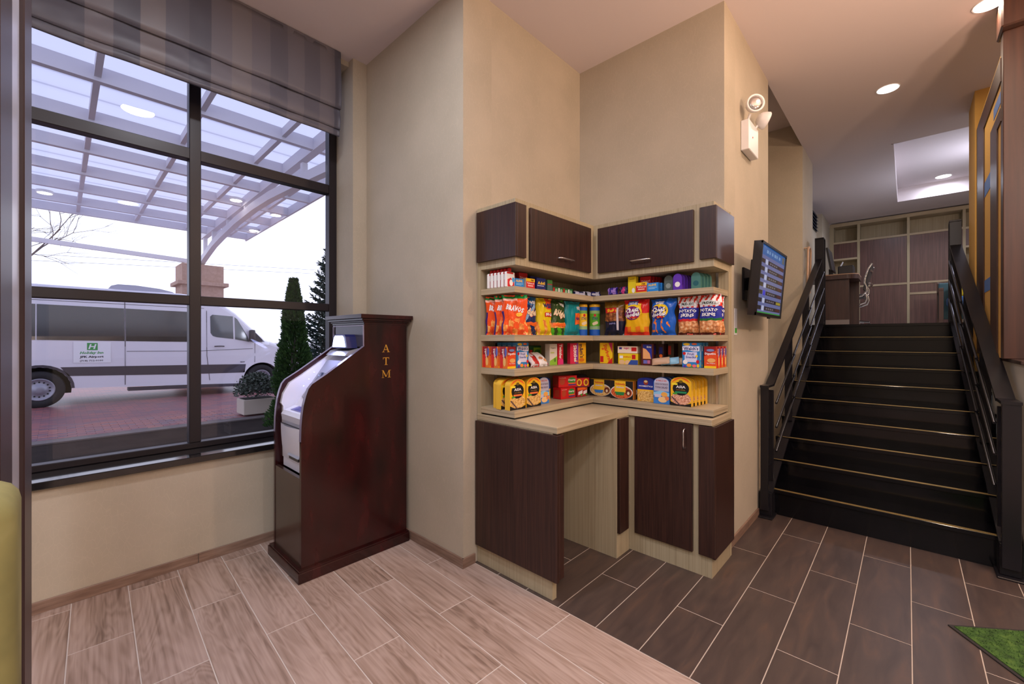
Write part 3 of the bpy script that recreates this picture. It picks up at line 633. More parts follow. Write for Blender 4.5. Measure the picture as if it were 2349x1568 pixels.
# ================================================================== wall screen
tv = thing('wall_screen', 'wall mounted flat screen with a blue and white listing, beside the stairs', 'screen', (-0.8, 3.6, 1.6))
M_TVB = mat('screen_bezel', srgb(30, 26, 26), 0.35)
ang = R(5); cz = 1.862; cx = -0.735
MT = Matrix.Translation((cx, 3.625, cz)) @ Matrix.Rotation(ang, 4, 'Y')
def tvb(name, x, y, z, sx, sy, sz, m, bev=0): 
    b = MB(); b.obox(MT @ Matrix.Translation((x, y, z)), sx, sy, sz, m); return b.build(name, tv)
tvb('housing', -0.028, 0, 0, 0.045, 0.775, 0.505, M_TVB); tvb('back_bulge', -0.068, 0, -0.03, 0.036, 0.56, 0.34, M_TVB)
for z, h in ((0.2445, 0.016), (-0.242, 0.021)): tvb('bezel', -0.001, 0, z, 0.010, 0.775, h, M_TVB)
for y in (-0.379, 0.379): tvb('bezel', -0.001, y, 0, 0.010, 0.017, 0.505, M_TVB)
tvb('logo_bump', -0.002, 0.0, -0.258, 0.012, 0.05, 0.014, M_TVB)
scn = MB(); f = lambda u, v, o: tuple(MT @ Vector((-0.005+o, u, v)))
mE = lambda n, c, s=0.42: mat(n, (0.02, 0.02, 0.03, 1), 0.18, spec=0.6, emit=srgb(*c)[:3], es=s)
scn.poly(rectpts(-0.37, -0.232, 0.37, 0.237), f, mE('screen_body', (120, 128, 185), 0.5))
scn.poly(rectpts(-0.37, 0.170, 0.37, 0.237), f, mE('screen_header', (44, 104, 176), 0.6), 0.0003)
for q, wd in enumerate((.05, .03, .04, .06, .03, .05)): scn.poly(rectpts(-0.22+0.075*q, 0.190, -0.22+0.075*q+wd, 0.212), f, mE('screen_pale_blue', (130, 170, 215), 0.6), 0.0006)
scn.poly(rectpts(0.27, 0.176, 0.35, 0.226), f, mE('screen_grey', (110, 110, 105), 0.5), 0.0006)
for i in range(7):
    z = 0.150-i*0.054
    scn.poly(rectpts(-0.15, z-0.034, 0.36, z-0.006), f, mE('screen_dark', (34, 26, 26), 0.6), 0.0003)
    scn.poly(rectpts(-0.37, z-0.034, -0.24, z-0.006), f, mE('screen_dark', (34, 26, 26)), 0.0003)
    scn.poly(rectpts(-0.225, z-0.038, -0.16, z-0.002), f, mE('screen_pale', (205, 210, 240), 0.6) if i != 4 else mE('screen_violet', (60, 60, 220), 0.6), 0.0003)
    for q in range(4): scn.poly(rectpts(-0.10+0.062*q, z-0.026, -0.10+0.062*q+0.040, z-0.015), f, mE('screen_text', (150, 140, 150)), 0.0006)
    scn.poly(rectpts(0.20, z-0.030, 0.35, z-0.010), f, mE('screen_red', (84, 36, 28), 0.5) if i != 5 else mE('screen_yellow', (190, 170, 50), 0.5), 0.0006)
scn.poly(rectpts(-0.37, -0.232, 0.37, -0.222), f, mE('screen_green', (40, 160, 60), 0.6), 0.0003)
scn.build('display', tv)
MB().cbox(-0.899, -0.885, 3.47, 3.68, 1.74, 1.98, M_BLACKM).build('wall_plate', tv)
MB().bar((-0.885, 3.53, 1.86), (-0.80, 3.62, 1.86), 0.05, 0.09, M_BLACKM).build('bracket_arm', tv)
# ================================================================== emergency light
em = thing('emergency_light', 'white twin-head emergency light box high on the right wall', 'emergency light', (-0.87, 3.55, 2.83))
MB().cbox(-0.899, -0.843, 3.434, 3.694, 2.835, 3.055, M_WHITEP, 0.004).build('battery_box', em)
ind = MB(); ind.lathe([(0.006, 0), (0.006, 0.003)], mat('red_indicator', (0.6, 0.02, 0.02, 1), emit=(1, 0.05, 0.03), es=1.5), 10, Matrix.Translation((-0.843, 3.53, 2.945)) @ Matrix.Rotation(R(90), 4, 'Y')); ind.build('indicator', em)
def head(c, d):
    d = Vector(d).normalized(); z = d; x = z.orthogonal().normalized(); y = z.cross(x); Mh = Matrix((x, y, z)).transposed().to_4x4(); Mh.translation = c
    h = MB(); h.lathe([(0.008, -0.075), (0.030, -0.070), (0.048, -0.05), (0.060, -0.02), (0.064, 0.0), (0.060, 0.006), (0.052, 0.002)], M_WHITEP, 24, Mh); o = h.build('lamp_head', em)
    l = MB(); l.lathe([(0.053, -0.004), (0.051, 0.003), (0.03, 0.007), (0.001, 0.008)], mat('lens_reflector', (0.55, 0.53, 0.52, 1), 0.12, 0.9), 24, Mh)
    l.v = [tuple(Vector(v)-Vector(em.location)) for v in l.v]; l.build('lens', o, keep=True)
head(Vector((-0.80, 3.435, 3.150)), (0.62, -0.78, -0.05)); head(Vector((-0.79, 3.70, 3.115)), (0.75, 0.55, -0.35))
MB().tube([(-0.865, 3.48, 3.055), (-0.845, 3.47, 3.10)], 0.010, M_WHITEP).build('swivel', em); MB().tube([(-0.865, 3.66, 3.055), (-0.835, 3.675, 3.10)], 0.010, M_WHITEP).build('swivel', em)
# wall tag beside the shelves
wt = MB(); f = planeX(-0.899, 3.30, 1.57); wt.box(-0.899, -0.895, 3.27, 3.33, 1.475, 1.665, M_WHITEP); wt.poly(rectpts(-0.025, -0.08, 0.025, -0.045), f, mat('tag_green', srgb(70, 170, 60), 0.6), 0.0045)
tag(wt.build('wall_tag'), 'narrow white wall tag with green mark beside the snack shelves', 'sign')
hr = thing('wall_handrail', 'pale wooden handrail fixed to the column beyond the screen', 'handrail', (-0.87, 6.3, 1.8))
M_HR = mat('pale_handrail', srgb(196, 160, 132), 0.5)
MB().tube([(-0.87, 6.06, 1.85), (-0.86, 6.06, 2.50), (-0.86, 6.12, 2.54), (-0.86, 6.20, 2.54), (-0.86, 6.24, 2.50), (-0.87, 6.24, 2.0)], 0.012, M_HR, 8).build('rail', hr)
MB().tube([(-0.905, 6.10, 2.53), (-0.86, 6.10, 2.53)], 0.008, M_HR).build('bracket', hr)
# green mat
gm = thing('grass_mat', 'artificial grass mat with a dark rubber edge on the dark tiles, lower right', 'mat', (0.6, 2.9, 0))
def rotq(pts, c, a): return [(c[0]+(x-c[0])*math.cos(a)-(y-c[1])*math.sin(a), c[1]+(x-c[0])*math.sin(a)+(y-c[1])*math.cos(a)) for x, y in pts]
A0 = math.atan2(3.385-3.07, 0.437-0.149)
mq = rotq(rectpts(0.149, 2.17, 1.249, 3.07), (0.149, 3.07), R(36)); mi = rotq(rectpts(0.165, 2.186, 1.233, 3.054), (0.149, 3.07), R(36))
MB().prism(mq, 'z', 0.0005, 0.006, mat('rubber_edge', srgb(44, 40, 40), 0.7)).build('rubber_edge', gm)
M_GRASS = texmat('artificial_grass', [(0.3, srgb(38, 66, 22)), (0.55, srgb(62, 96, 34)), (0.8, srgb(92, 122, 52))], (14, 14, 14), 2.5, 6, 0.9)
g = MB(); rr = random.Random(3); ca, sa = math.cos(R(36)), math.sin(R(36))
g.prism(mi, 'z', 0.006, 0.010, M_GRASS)
for i in range(9000):
    u = rr.uniform(0.02, 0.9); v = rr.uniform(-0.86, -0.02); x = 0.149+u*ca-v*sa; y = 3.07+u*sa+v*ca
    a = rr.uniform(0, 6.28); l = 0.004; h = rr.uniform(.012, .02); dx, dy = rr.uniform(-.008, .008), rr.uniform(-.008, .008)
    g.add([(x-l*math.cos(a)*.5, y-l*math.sin(a)*.5, .009), (x+l*math.cos(a)*.5, y+l*math.sin(a)*.5, .009), (x+dx, y+dy, h)], [(0, 1, 2)], M_GRASS)
g.build('grass_pile', gm, kind='stuff')

# ================================================================== office upstairs
YB = 10.45
bs = thing('office_shelving', 'pale zebrawood wall shelving with dark wenge panels at the top of the stairs', 'shelving', (0.4, 10.6, LZ))
def B(name, b): return b.build(name, bs)
B('back_board', MB().box(-1.13, 2.6, 10.74, 10.78, LZ+0.002, CZ-0.03, M_ZEB))
V = [(-1.13, -1.065), (-0.705, -0.663), (-0.007, 0.03), (0.684, 0.72), (1.38, 1.42), (2.08, 2.12)]
for a, b in V: B('upright', MB().cbox(a, b, YB, 10.74, LZ+0.002, 3.635, M_ZEB, 0.001))
B('top_rail', MB().cbox(-1.13, 2.6, YB-0.01, 10.74, 3.635, 3.70, M_ZEBH, 0.001))
def bar(x0, x1, z0, z1): B('shelf_board', MB().cbox(x0, x1, YB, 10.74, z0, z1, M_ZEBH, 0.001))
bar(-1.065, -0.705, 3.302, 3.338); bar(-1.065, -0.705, 2.976, 3.012); bar(-1.065, -0.705, 2.431, 2.466); bar(-0.663, -0.007, 3.306, 3.343); bar(-0.663, -0.007, 2.431, 2.466)
bar(0.03, 0.684, 3.306, 3.343); bar(0.03, 0.684, 2.431, 2.466); bar(0.03, 0.684, 2.241, 2.28); bar(0.72, 1.38, 3.30, 3.335); bar(0.72, 1.38, 2.985, 3.02)
def pan(x0, x1, z0, z1): B('dark_panel', MB().box(x0+0.001, x1-0.001, YB+0.012, YB+0.03, z0+0.001, z1-0.001, M_WENGE2))
M_WENGE2 = texmat('brown_wenge_panel', [(0.3, srgb(76, 52, 50)), (0.5, srgb(90, 62, 58)), (0.7, srgb(104, 72, 66))], (60, 60, 2), 1.0, 3, 0.35, spec=0.5)
pan(-1.065, -0.705, 3.012, 3.302); pan(-0.663, -0.007, 2.466, 3.306); pan(0.03, 0.684, 2.466, 3.306); pan(-0.663, -0.007, LZ+.01, 2.431); pan(0.03, 0.684, 2.28, 2.431); pan(0.03, 0.684, LZ+.01, 2.241); pan(0.72, 1.38, 3.02, 3.30); pan(-1.065, -0.705, LZ+.01, 2.431)
# desk
dk = thing('office_desk', 'brown office desk with a rounded end at the top of the stairs', 'desk', (-0.85, 7.5, LZ))
M_DESK = texmat('desk_brown', [(0.3, srgb(66, 44, 38)), (0.7, srgb(84, 58, 50))], (30, 30, 2), 1, 3, 0.4)
tp = [(-1.20, 7.26), (-0.60, 7.26)]+[(-0.60+0.12*math.sin(R(a)), 7.38-0.12*math.cos(R(a))) for a in range(10, 91, 10)]+[(-0.48, 7.80), (-1.20, 7.80)]
MB().prism(tp, 'z', 2.26, 2.318, M_DESK).build('desktop_edge', dk); MB().prism(tp, 'z', 2.3185, 2.33, mat('desk_top_tan', srgb(188, 150, 120), 0.4)).build('desktop', dk)
MB().cbox(-0.90, -0.577, 7.30, 7.33, LZ+0.09, 2.26, M_DESK).build('end_panel', dk); MB().box(-0.90, -0.577, 7.302, 7.328, LZ+0.002, LZ+0.09, mat('desk_kick', srgb(150, 138, 134), 0.5)).build('kick_strip', dk)
MB().box(-0.92, -0.90, 7.33, 7.75, LZ+0.002, 2.26, M_DESK).build('side_panel', dk); MB().box(-0.98, -0.50, 7.75, 7.78, LZ+0.002, 2.26, M_DESK).build('end_panel', dk)
# monitor and printer
mo = thing('monitor', 'thin monitor seen edge-on at the left of the desk', 'monitor', (-0.80, 7.55, 2.331))
b = MB(); b.obox(Matrix.Translation((-0.80, 7.55, 2.56)) @ Matrix.Rotation(R(-9), 4, 'Y'), 0.022, 0.46, 0.32, M_BLACKP); b.build('display', mo)
b = MB(); b.obox(Matrix.Translation((-0.814, 7.55, 2.562)) @ Matrix.Rotation(R(-9), 4, 'Y'), 0.004, 0.43, 0.29, mat('monitor_back', srgb(180, 190, 215), 0.4)); b.build('back_cover', mo)
MB().cbox(-0.86, -0.74, 7.45, 7.65, 2.331, 2.341, M_BLACKP).build('foot', mo); MB().bar((-0.80, 7.55, 2.338), (-0.80, 7.55, 2.44), 0.03, 0.05, M_BLACKP, up=(1, 0, 0)).build('neck', mo)
pr = thing('printer', 'black desktop printer with white paper behind the monitor', 'printer', (-0.63, 7.64, 2.331))
MB().cbox(-0.72, -0.545, 7.52, 7.76, 2.331, 2.47, M_BLACKP, 0.01).build('housing', pr)
b = MB(); b.obox(Matrix.Translation((-0.70, 7.70, 2.50)) @ Matrix.Rotation(R(25), 4, 'Y'), 0.004, 0.10, 0.11, M_WHITEP); b.build('paper', pr)
# office chair
oc = thing('office_chair', 'black mesh office chair with chrome frame behind the desk', 'chair', (-0.58, 8.2, LZ))
for y in (7.98, 8.42):
    MB().tube([(-0.37, y, 2.53), (-0.41, y, 2.46), (-0.445, y, 2.34), (-0.455, y, 2.26), (-0.43, y, 2.19), (-0.43, y, 2.13), (-0.48, y, 2.07), (-0.58, y, 2.05), (-0.80, y, 2.05)], 0.012, M_CHROME, 8).build('side_frame', oc)
    MB().tube([(-0.44, y, 2.10), (-0.43, y, 2.03), (-0.45, y, 1.97), (-0.52, y, 1.94), (-0.80, y, 1.94)], 0.012, M_CHROME, 8).build('arm_loop', oc)
rslab(-0.88, -0.46, 7.99, 8.41, 2.05, 2.10, M_BLACKP, 0.015, 2).build('seat', oc)
b = MB(); b.obox(Matrix.Translation((-0.425, 8.2, 2.34)) @ Matrix.Rotation(R(14), 4, 'Y'), 0.02, 0.43, 0.36, M_BLACKP); b.build('backrest', oc)
for z in (2.44, 2.25): MB().tube([(-0.40, 8.0, z), (-0.38, 8.2, z), (-0.40, 8.40, z)], 0.016, M_CHROME).build('lumbar_bar', oc)
MB().tube([(-0.66, 8.2, 2.05), (-0.66, 8.2, 1.72)], 0.022, M_CHROME).build('column', oc)
for k in range(5):
    a = R(72*k-20); e = (-0.66+0.27*math.cos(a), 8.2+0.27*math.sin(a)); g = thing('x') if False else None
    MB().tube([(-0.66, 8.2, 1.73), (e[0], e[1], 1.69)], [0.018, 0.011], M_CHROME).build('base_arm', oc)
    MB().lathe([(0.006, -0.012), (0.026, -0.012), (0.026, 0.012), (0.006, 0.012)], M_BLACKP, 12, Matrix.Translation((e[0], e[1], LZ+0.028)) @ Matrix.Rotation(a, 4, 'Z') @ Matrix.Rotation(R(90), 4, 'X')).build('castor', oc)
# armchair right
ac = thing('armchair', 'teal armchair with brown wooden frame behind the right railing', 'armchair', (0.6, 8.8, LZ))
M_TEAL = mat('teal_fabric', srgb(62, 92, 100), 0.9); M_BLUEF = mat('blue_fabric', srgb(58, 96, 150), 0.9)
rslab(0.34, 0.90, 9.02, 9.12, LZ+0.12, 2.28, M_TEAL, 0.02, 2).build('backrest', ac); rslab(0.42, 0.86, 8.55, 9.02, 1.93, 2.04, M_BLUEF, 0.02, 2).build('seat', ac)
for x in (0.325, 0.885): MB().cbox(x, x+0.05, 8.56, 9.12, 2.13, 2.17, M_DESK).build('armrest', ac); MB().cbox(x, x+0.05, 8.56, 8.61, LZ+.001, 2.13, M_DESK).build('leg', ac); MB().cbox(x, x+0.05, 9.07, 9.125, LZ+.001, 2.29, M_DESK).build('leg', ac)
py = rslab(0.44, 0.78, 8.84, 8.98, 2.045, 2.25, mat('yellow_fabric', srgb(214, 186, 40), 0.9), 0.05, 4); tag(py.build('cushion'), 'bright yellow cushion on the teal armchair', 'cushion')
# louvre on the office wall
lv = thing('wall_louver', 'dark blue louvre panel high on the wall left of the office', 'louver', (-1.21, 9.1, 3.4))
M_LV = mat('louver_blue', srgb(58, 66, 92), 0.5); MB().box(-1.219, -1.205, 8.5, 9.42, 3.38, 3.69, M_BLACKP).build('frame', lv)
for k in range(5):
    b = MB(); b.obox(Matrix.Translation((-1.20, 8.96, 3.41+0.06*k)) @ Matrix.Rotation(R(-35), 4, 'Y'), 0.008, 0.9, 0.05, M_LV); b.build('slat', lv)
# ================================================================== outside
M_ASPH = texmat('wet_dark_paving', [(0.3, srgb(36, 30, 28)), (0.7, srgb(48, 40, 37))], (2, 2, 2), 2, 5, 0.9, spec=0.1)
def brickmat():
    m = mat('red_paver_field', srgb(140, 84, 84), 0.45); b = m.node_tree.nodes['Principled BSDF']
    tc = N(m, 'ShaderNodeTexCoord'); mp = N(m, 'ShaderNodeMapping'); mp.inputs['Rotation'].default_value = (0, 0, R(90)); L(m, tc.outputs['Object'], mp.inputs[0])
    br = N(m, 'ShaderNodeTexBrick'); br.inputs['Scale'].default_value = 1.0; br.inputs['Brick Width'].default_value = 0.20; br.inputs['Row Height'].default_value = 0.10; br.inputs['Mortar Size'].default_value = 0.004
    br.inputs['Color1'].default_value = srgb(156, 92, 90); br.inputs['Color2'].default_value = srgb(104, 78, 92); br.inputs['Mortar'].default_value = srgb(76, 62, 66); br.inputs['Bias'].default_value = -0.2
    L(m, mp.outputs[0], br.inputs['Vector']); n = N(m, 'ShaderNodeTexNoise'); n.inputs['Scale'].default_value = 1.3; n.inputs['Detail'].default_value = 4; L(m, tc.outputs['Object'], n.inputs['Vector'])
    mx = N(m, 'ShaderNodeMixRGB'); mx.inputs[2].default_value = srgb(110, 84, 96); r = ramp(m, [(0.45, (0, 0, 0, 1)), (0.65, (.7, .7, .7, 1))]); L(m, n.outputs['Fac'], r.inputs[0]); L(m, r.outputs[0], mx.inputs[0])
    L(m, br.outputs['Color'], mx.inputs[1]); L(m, mx.outputs[0], b.inputs['Base Color']); return m
M_BRK = brickmat()
g = MB(); g.box(-8.72, -3.77, -14, 16, -0.30, -0.02, M_ASPH); g.build('ground_strip', kind='structure')
g = MB(); g.box(-9.0, -8.72, -14, 16, -0.30, 0.0, mat('kerb_concrete', srgb(104, 96, 96), 0.8)); g.build('kerb', kind='structure')
dv = thing('driveway', kind='structure', loc=(-12, 2, 0))
MB().box(-19, -9.0, -14, 16, -0.30, -0.004, M_BRK).build('paver_bed', dv)
g = MB(); g.box(-160, -19, -120, 160, -0.32, -0.06, mat('far_ground', srgb(150, 145, 150), 0.9)); g.build('ground_far', kind='structure')
PV = [mat('paver_red', srgb(142, 88, 88), 0.4), mat('paver_rose', srgb(130, 84, 90), 0.4), mat('paver_plum', srgb(106, 80, 94), 0.35), mat('paver_rust', srgb(152, 94, 88), 0.45)]
pm = []
for m_ in PV:
    b = MB(); b.cbox(-0.048, 0.048, -0.098, 0.098, -0.04, 0.0, m_, 0.003); me = bpy.data.meshes.new('brick'); me.from_pydata(b.v, [], b.f); me.materials.append(m_); pm.append(me)
rr = random.Random(5)
for r_ in range(12):
    for k in range(25):
        o = bpy.data.objects.new('brick', pm[rr.choice([0, 0, 1, 1, 2, 3])]); COL.objects.link(o); o.parent = dv
        o.location = (-9.05-0.1*r_+12, -0.9+0.2*k+(0.1 if r_ % 2 else 0)-2, 0.002+rr.uniform(0, .002))

# canopy ------------------------------------------------------------
M_STL = mat('canopy_steel', srgb(214, 211, 220), 0.5)
cp = thing('canopy', 'white steel entrance canopy with translucent roof panels over the drive', 'canopy', (-17, 3.3, 3.85))
zc = lambda x: 5.0+0.02*x
bx = [-4.85, -6.35, -7.85, -9.36, -10.8, -12.2, -13.55, -14.8, -15.8]
for x in bx: MB().box(x-0.05, x+0.05, -6, 4.25, zc(x), zc(x)+0.20, M_STL).build('purlin', cp)
for y in (-3.0, -1.9, -0.77, 0.36, 1.50, 2.64, 3.75):
    MB().bar((-4.0, y, zc(-4.0)+0.12), (-16.0, y, zc(-16)+0.12), 0.07, 0.14, M_STL).build('rafter', cp)
MB().bar((-4.0, 4.24, zc(-4.0)+0.1), (-16.0, 4.24, zc(-16)+0.1), 0.05, 0.22, M_STL).build('edge_beam', cp)
def polymat():
    m = bpy.data.materials.new('translucent_panel'); m.use_nodes = True; m.node_tree.nodes.clear()
    out = N(m, 'ShaderNodeOutputMaterial'); tl = N(m, 'ShaderNodeBsdfTranslucent'); df = N(m, 'ShaderNodeBsdfDiffuse'); mx = N(m, 'ShaderNodeMixShader'); mx.inputs[0].default_value = 0.15
    tc = N(m, 'ShaderNodeTexCoord'); sp = N(m, 'ShaderNodeSeparateXYZ'); L(m, tc.outputs['Object'], sp.inputs[0])
    mu = N(m, 'ShaderNodeMath', operation='MULTIPLY'); mu.inputs[1].default_value = 2*math.pi/0.5; L(m, sp.outputs[0], mu.inputs[0]); sn = N(m, 'ShaderNodeMath', operation='SINE'); L(m, mu.outputs[0], sn.inputs[0])
    r = ramp(m, [(0.0, (0.60, 0.62, 0.74, 1)), (0.90, (0.57, 0.585, 0.71, 1)), (0.98, (0.42, 0.43, 0.56, 1))]); L(m, sn.outputs[0], r.inputs[0])
    for n_ in (tl, df): L(m, r.outputs[0], n_.inputs['Color'])
    L(m, tl.outputs[0], mx.inputs[1]); L(m, df.outputs[0], mx.inputs[2]); L(m, mx.outputs[0], out.inputs[0]); MATS['translucent_panel'] = m; return m
M_POLY = polymat()
for i in range(len(bx)-1):
    x0, x1 = bx[i], bx[i+1]
    for y0, y1 in [(-6, -1.9), (-1.9, -0.77), (-0.77, 0.36), (0.36, 1.5), (1.5, 2.64), (2.64, 4.25)]:
        MB().add([(x0, y0+.01, zc(x0)+.21), (x0, y1-.01, zc(x0)+.21), (x1, y1-.01, zc(x1)+.21), (x1, y0+.01, zc(x1)+.21)], [(0, 1, 2, 3)], M_POLY).build('roof_panel', cp)
# straight girder and arched tie on the column line
YA = 3.2
MB().bar((-4.0, YA, 5.03), (-16.6, YA, 4.74), 0.14, 0.22, M_STL).build('girder', cp)
arch = [(-17.1, 3.85), (-16.6, 3.99), (-16.0, 4.12), (-15.2, 4.28), (-14.29, 4.39), (-12.8, 4.52), (-11.34, 4.58), (-10.2, 4.57), (-9.13, 4.51), (-8.2, 4.46), (-7.32, 4.40), (-6.2, 4.28), (-5.2, 4.12), (-4.2, 3.92)]
ab = MB()
vs = []
for x, z in arch: vs += [(x, YA-.07, z-.09), (x, YA+.07, z-.09), (x, YA+.07, z+.09), (x, YA-.07, z+.09)]
fs = [(i*4+k, i*4+(k+1) % 4, i*4+4+(k+1) % 4, i*4+4+k) for i in range(len(arch)-1) for k in range(4)]+[(0, 1, 2, 3), tuple(range(len(vs)-4, len(vs)))]
ab.add(vs, fs, M_STL); ab.build('arch', cp)
for x, zb in [(-16.3, 4.05), (-15.2, 4.28), (-13.6, 4.46), (-12.0, 4.56), (-8.4, 4.46), (-6.9, 4.35)]:
    MB().box(x-.05, x+.05, YA-.05, YA+.05, zb, 4.78, M_STL).build('strut', cp)
MB().bar((-17.0, -6.0, 4.32), (-17.0, 3.0, 3.95), 0.10, 0.12, M_STL).build('tie_beam', cp)
for x, y in [(-11.9, 2.95), (-12.5, 4.03), (-14.6, 4.09), (-14.3, -0.2), (-11.9, -0.5)]:
    t = MB(); t.lathe([(0.14, 0.0), (0.14, 0.06)], M_WHITEP, 20, Matrix.Translation((x, y, zc(x)+0.03))); t.lathe([(0.12, -0.004), (0.115, 0)], M_LAMP, 20, Matrix.Translation((x, y, zc(x)+0.029)))
    t.build('canopy_lamp', cp)
# column
M_STUC = texmat('tan_stucco', [(0.3, srgb(168, 138, 124)), (0.7, srgb(184, 154, 140))], (3, 3, 3), 4, 4, 0.9)
c_ = thing('canopy_column', 'square tan stucco column behind the white van', 'column', (-17.1, 3.2, 0))
MB().box(-17.65, -16.55, 2.65, 3.75, -0.3, 3.15, M_STUC).build('shaft', c_); MB().cbox(-17.77, -16.43, 2.53, 3.87, 3.15, 3.27, M_STUC, 0.01).build('band', c_); MB().box(-17.65, -16.55, 2.65, 3.75, 3.27, 3.82, M_STUC).build('head_block', c_)

# van ---------------------------------------------------------------
van = thing('van', 'long white passenger van with dark windows and hotel sticker parked under the canopy', 'van', (-14.3, 1.5, 0))
M_VAN = mat('white_car_paint', srgb(222, 220, 232), 0.25, spec=0.5, coat=0.5); M_VGL = mat('tinted_window', srgb(40, 38, 44), 0.14, spec=0.8); M_TYRE = mat('tyre_rubber', srgb(34, 32, 36), 0.8)
M_CLAD = mat('dark_cladding', srgb(62, 56, 66), 0.5)
XV = -13.3
def lean(z): return 0.0 if z < 1.0 else -0.05*(z-1.0)-0.05*max(0, z-1.5)
rw, rc, fw, fc = (-0.264, 0.375), 0.47, (3.924, 0.325), 0.455
ol = [(-1.95, 0.42), (rw[0]-rc, 0.40)]+[(rw[0]+rc*math.cos(R(a)), rw[1]+rc*math.sin(R(a))) for a in range(165, 10, -15)]+[(rw[0]+rc, 0.372), (fw[0]-fc, 0.232)]
ol += [(fw[0]+fc*math.cos(R(a)), fw[1]+fc*math.sin(R(a))) for a in range(165, 10, -15)]+[(fw[0]+fc, 0.26), (4.98, 0.28), (5.03, 0.70), (4.90, 1.02), (4.62, 1.19), (4.40, 1.275), (4.03, 1.41), (3.66, 1.78), (3.32, 2.14), (3.08, 2.32), (2.75, 2.50), (2.45, 2.565), (2.15, 2.59), (-0.35, 2.62), (-1.80, 2.63), (-1.92, 2.50)]
bm = bmesh.new(); a_ = [bm.verts.new((XV, y, z)) for y, z in ol]; b_ = [bm.verts.new((XV-2.0, y, z)) for y, z in ol]
fa = bm.faces.new(a_); fb = bm.faces.new(b_[::-1]); n_ = len(ol)
for i in range(n_): bm.faces.new((a_[(i+1) % n_], a_[i], b_[i], b_[(i+1) % n_]))
bmesh.ops.recalc_face_normals(bm, faces=bm.faces)
ed = [e for e in bm.edges if abs(e.verts[0].co.x-e.verts[1].co.x) < 1e-6 and min(e.verts[0].co.z, e.verts[1].co.z) > 1.0]
bmesh.ops.bevel(bm, geom=ed, offset=0.10, segments=3, affect='EDGES', profile=0.5)
for zz in (1.0, 1.5): bmesh.ops.bisect_plane(bm, geom=bm.verts[:]+bm.edges[:]+bm.faces[:], plane_co=(0, 0, zz), plane_no=(0, 0, 1))
bmesh.ops.triangulate(bm, faces=[f for f in bm.faces if len(f.verts) > 8])
for v in bm.verts: v.co.x += lean(v.co.z)*(1 if v.co.x > XV-1.0 else -1)
bm.verts.index_update(); b = MB(); b.add([v.co[:] for v in bm.verts], [tuple(v.index for v in f.verts) for f in bm.faces], M_VAN); bm.free(); b.build('body', van)
fv = lambda u, v, o: (XV+lean(v)+0.006+o, u, v)
def vp(name, pts, m, off=0.0):
    b = MB(); n = len(pts); v0 = [fv(p[0], p[1], off) for p in pts]; v1 = [fv(p[0], p[1], off-0.02) for p in pts]
    b.add(v0+v1, [tuple(range(n))]+[(i, (i+1) % n, n+(i+1) % n, n+i) for i in range(n)], m); return b.build(name, van)
for nm, y0, y1 in [('side_window', -1.85, -0.32), ('side_window', -0.30, 1.06), ('side_window', 1.085, 2.32)]:
    zt = lambda y: 2.181-0.0195*(y+0.345); zb = lambda y: 1.424-0.022*(y+0.345)
    vp(nm, [(y0, zb(y0)), (y1, zb(y1)), (y1, 1.5), (y1, zt(y1)), (y0, zt(y0)), (y0, 1.5)], M_VGL)
M_FW = mat('front_window_glass', srgb(92, 98, 104), 0.06, spec=0.8)
vp('front_window', [(2.78, 1.52), (2.86, 1.49), (3.24, 1.44), (3.24, 1.5), (3.24, 2.05), (2.78, 2.08), (2.73, 2.03), (2.73, 1.6)], M_FW); vp('front_window', [(3.28, 1.43), (3.62, 1.36), (3.58, 1.50), (3.34, 1.98), (3.28, 2.03), (3.28, 1.5)], M_FW)
vp('windscreen_edge', [(3.70, 1.35), (4.0, 1.36), (3.70, 1.70)], M_CLAD, 0.001)
vp('side_cladding', [(0.16, 0.64), (2.257, 0.553), (3.50, 0.525), (3.53, 0.75), (2.257, 0.785), (0.04, 0.835)], M_CLAD)
vp('roof_line', [(-1.9, 2.285), (2.6, 2.23), (2.6, 2.24), (-1.9, 2.295)], M_CLAD, -0.002)
for pts in ([(1.066, 0.38), (1.078, 0.38), (1.078, 1.0), (1.078, 1.5), (1.078, 2.30), (1.066, 2.30), (1.066, 1.5), (1.066, 1.0)], [(2.50, 0.30), (2.512, 0.30), (2.512, 1.0), (2.512, 1.5), (2.512, 2.24), (2.50, 2.24), (2.50, 1.5), (2.50, 1.0)],
            [(2.70, 0.37), (2.71, 0.37), (2.66, 0.9), (2.65, 1.0), (2.65, 1.5), (2.66, 2.18), (2.65, 2.18), (2.64, 1.5), (2.64, 1.0), (2.65, 0.9)], [(3.74, 0.75), (3.75, 0.75), (3.76, 1.36), (3.75, 1.36)], [(1.1, 1.15), (2.5, 1.13), (3.7, 1.17), (3.7, 1.18), (2.5, 1.14), (1.1, 1.16)]):
    vp('panel_gap', pts, M_CLAD, 0.0005)
MB().tube([(XV+0.03, 2.80, 1.245), (XV+0.045, 2.86, 1.25), (XV+0.045, 2.96, 1.25), (XV+0.03, 3.02, 1.245)], 0.014, M_CLAD).build('door_handle', van)
rslab(XV-0.02, XV+0.18, 3.60, 3.72, 1.37, 1.69, M_CLAD, 0.03, 2).build('wing_mirror', van)
MB().bar((XV-0.05, 1.12, 0.27), (XV-0.05, 3.45, 0.20), 0.25, 0.07, M_CLAD).build('running_board', van)
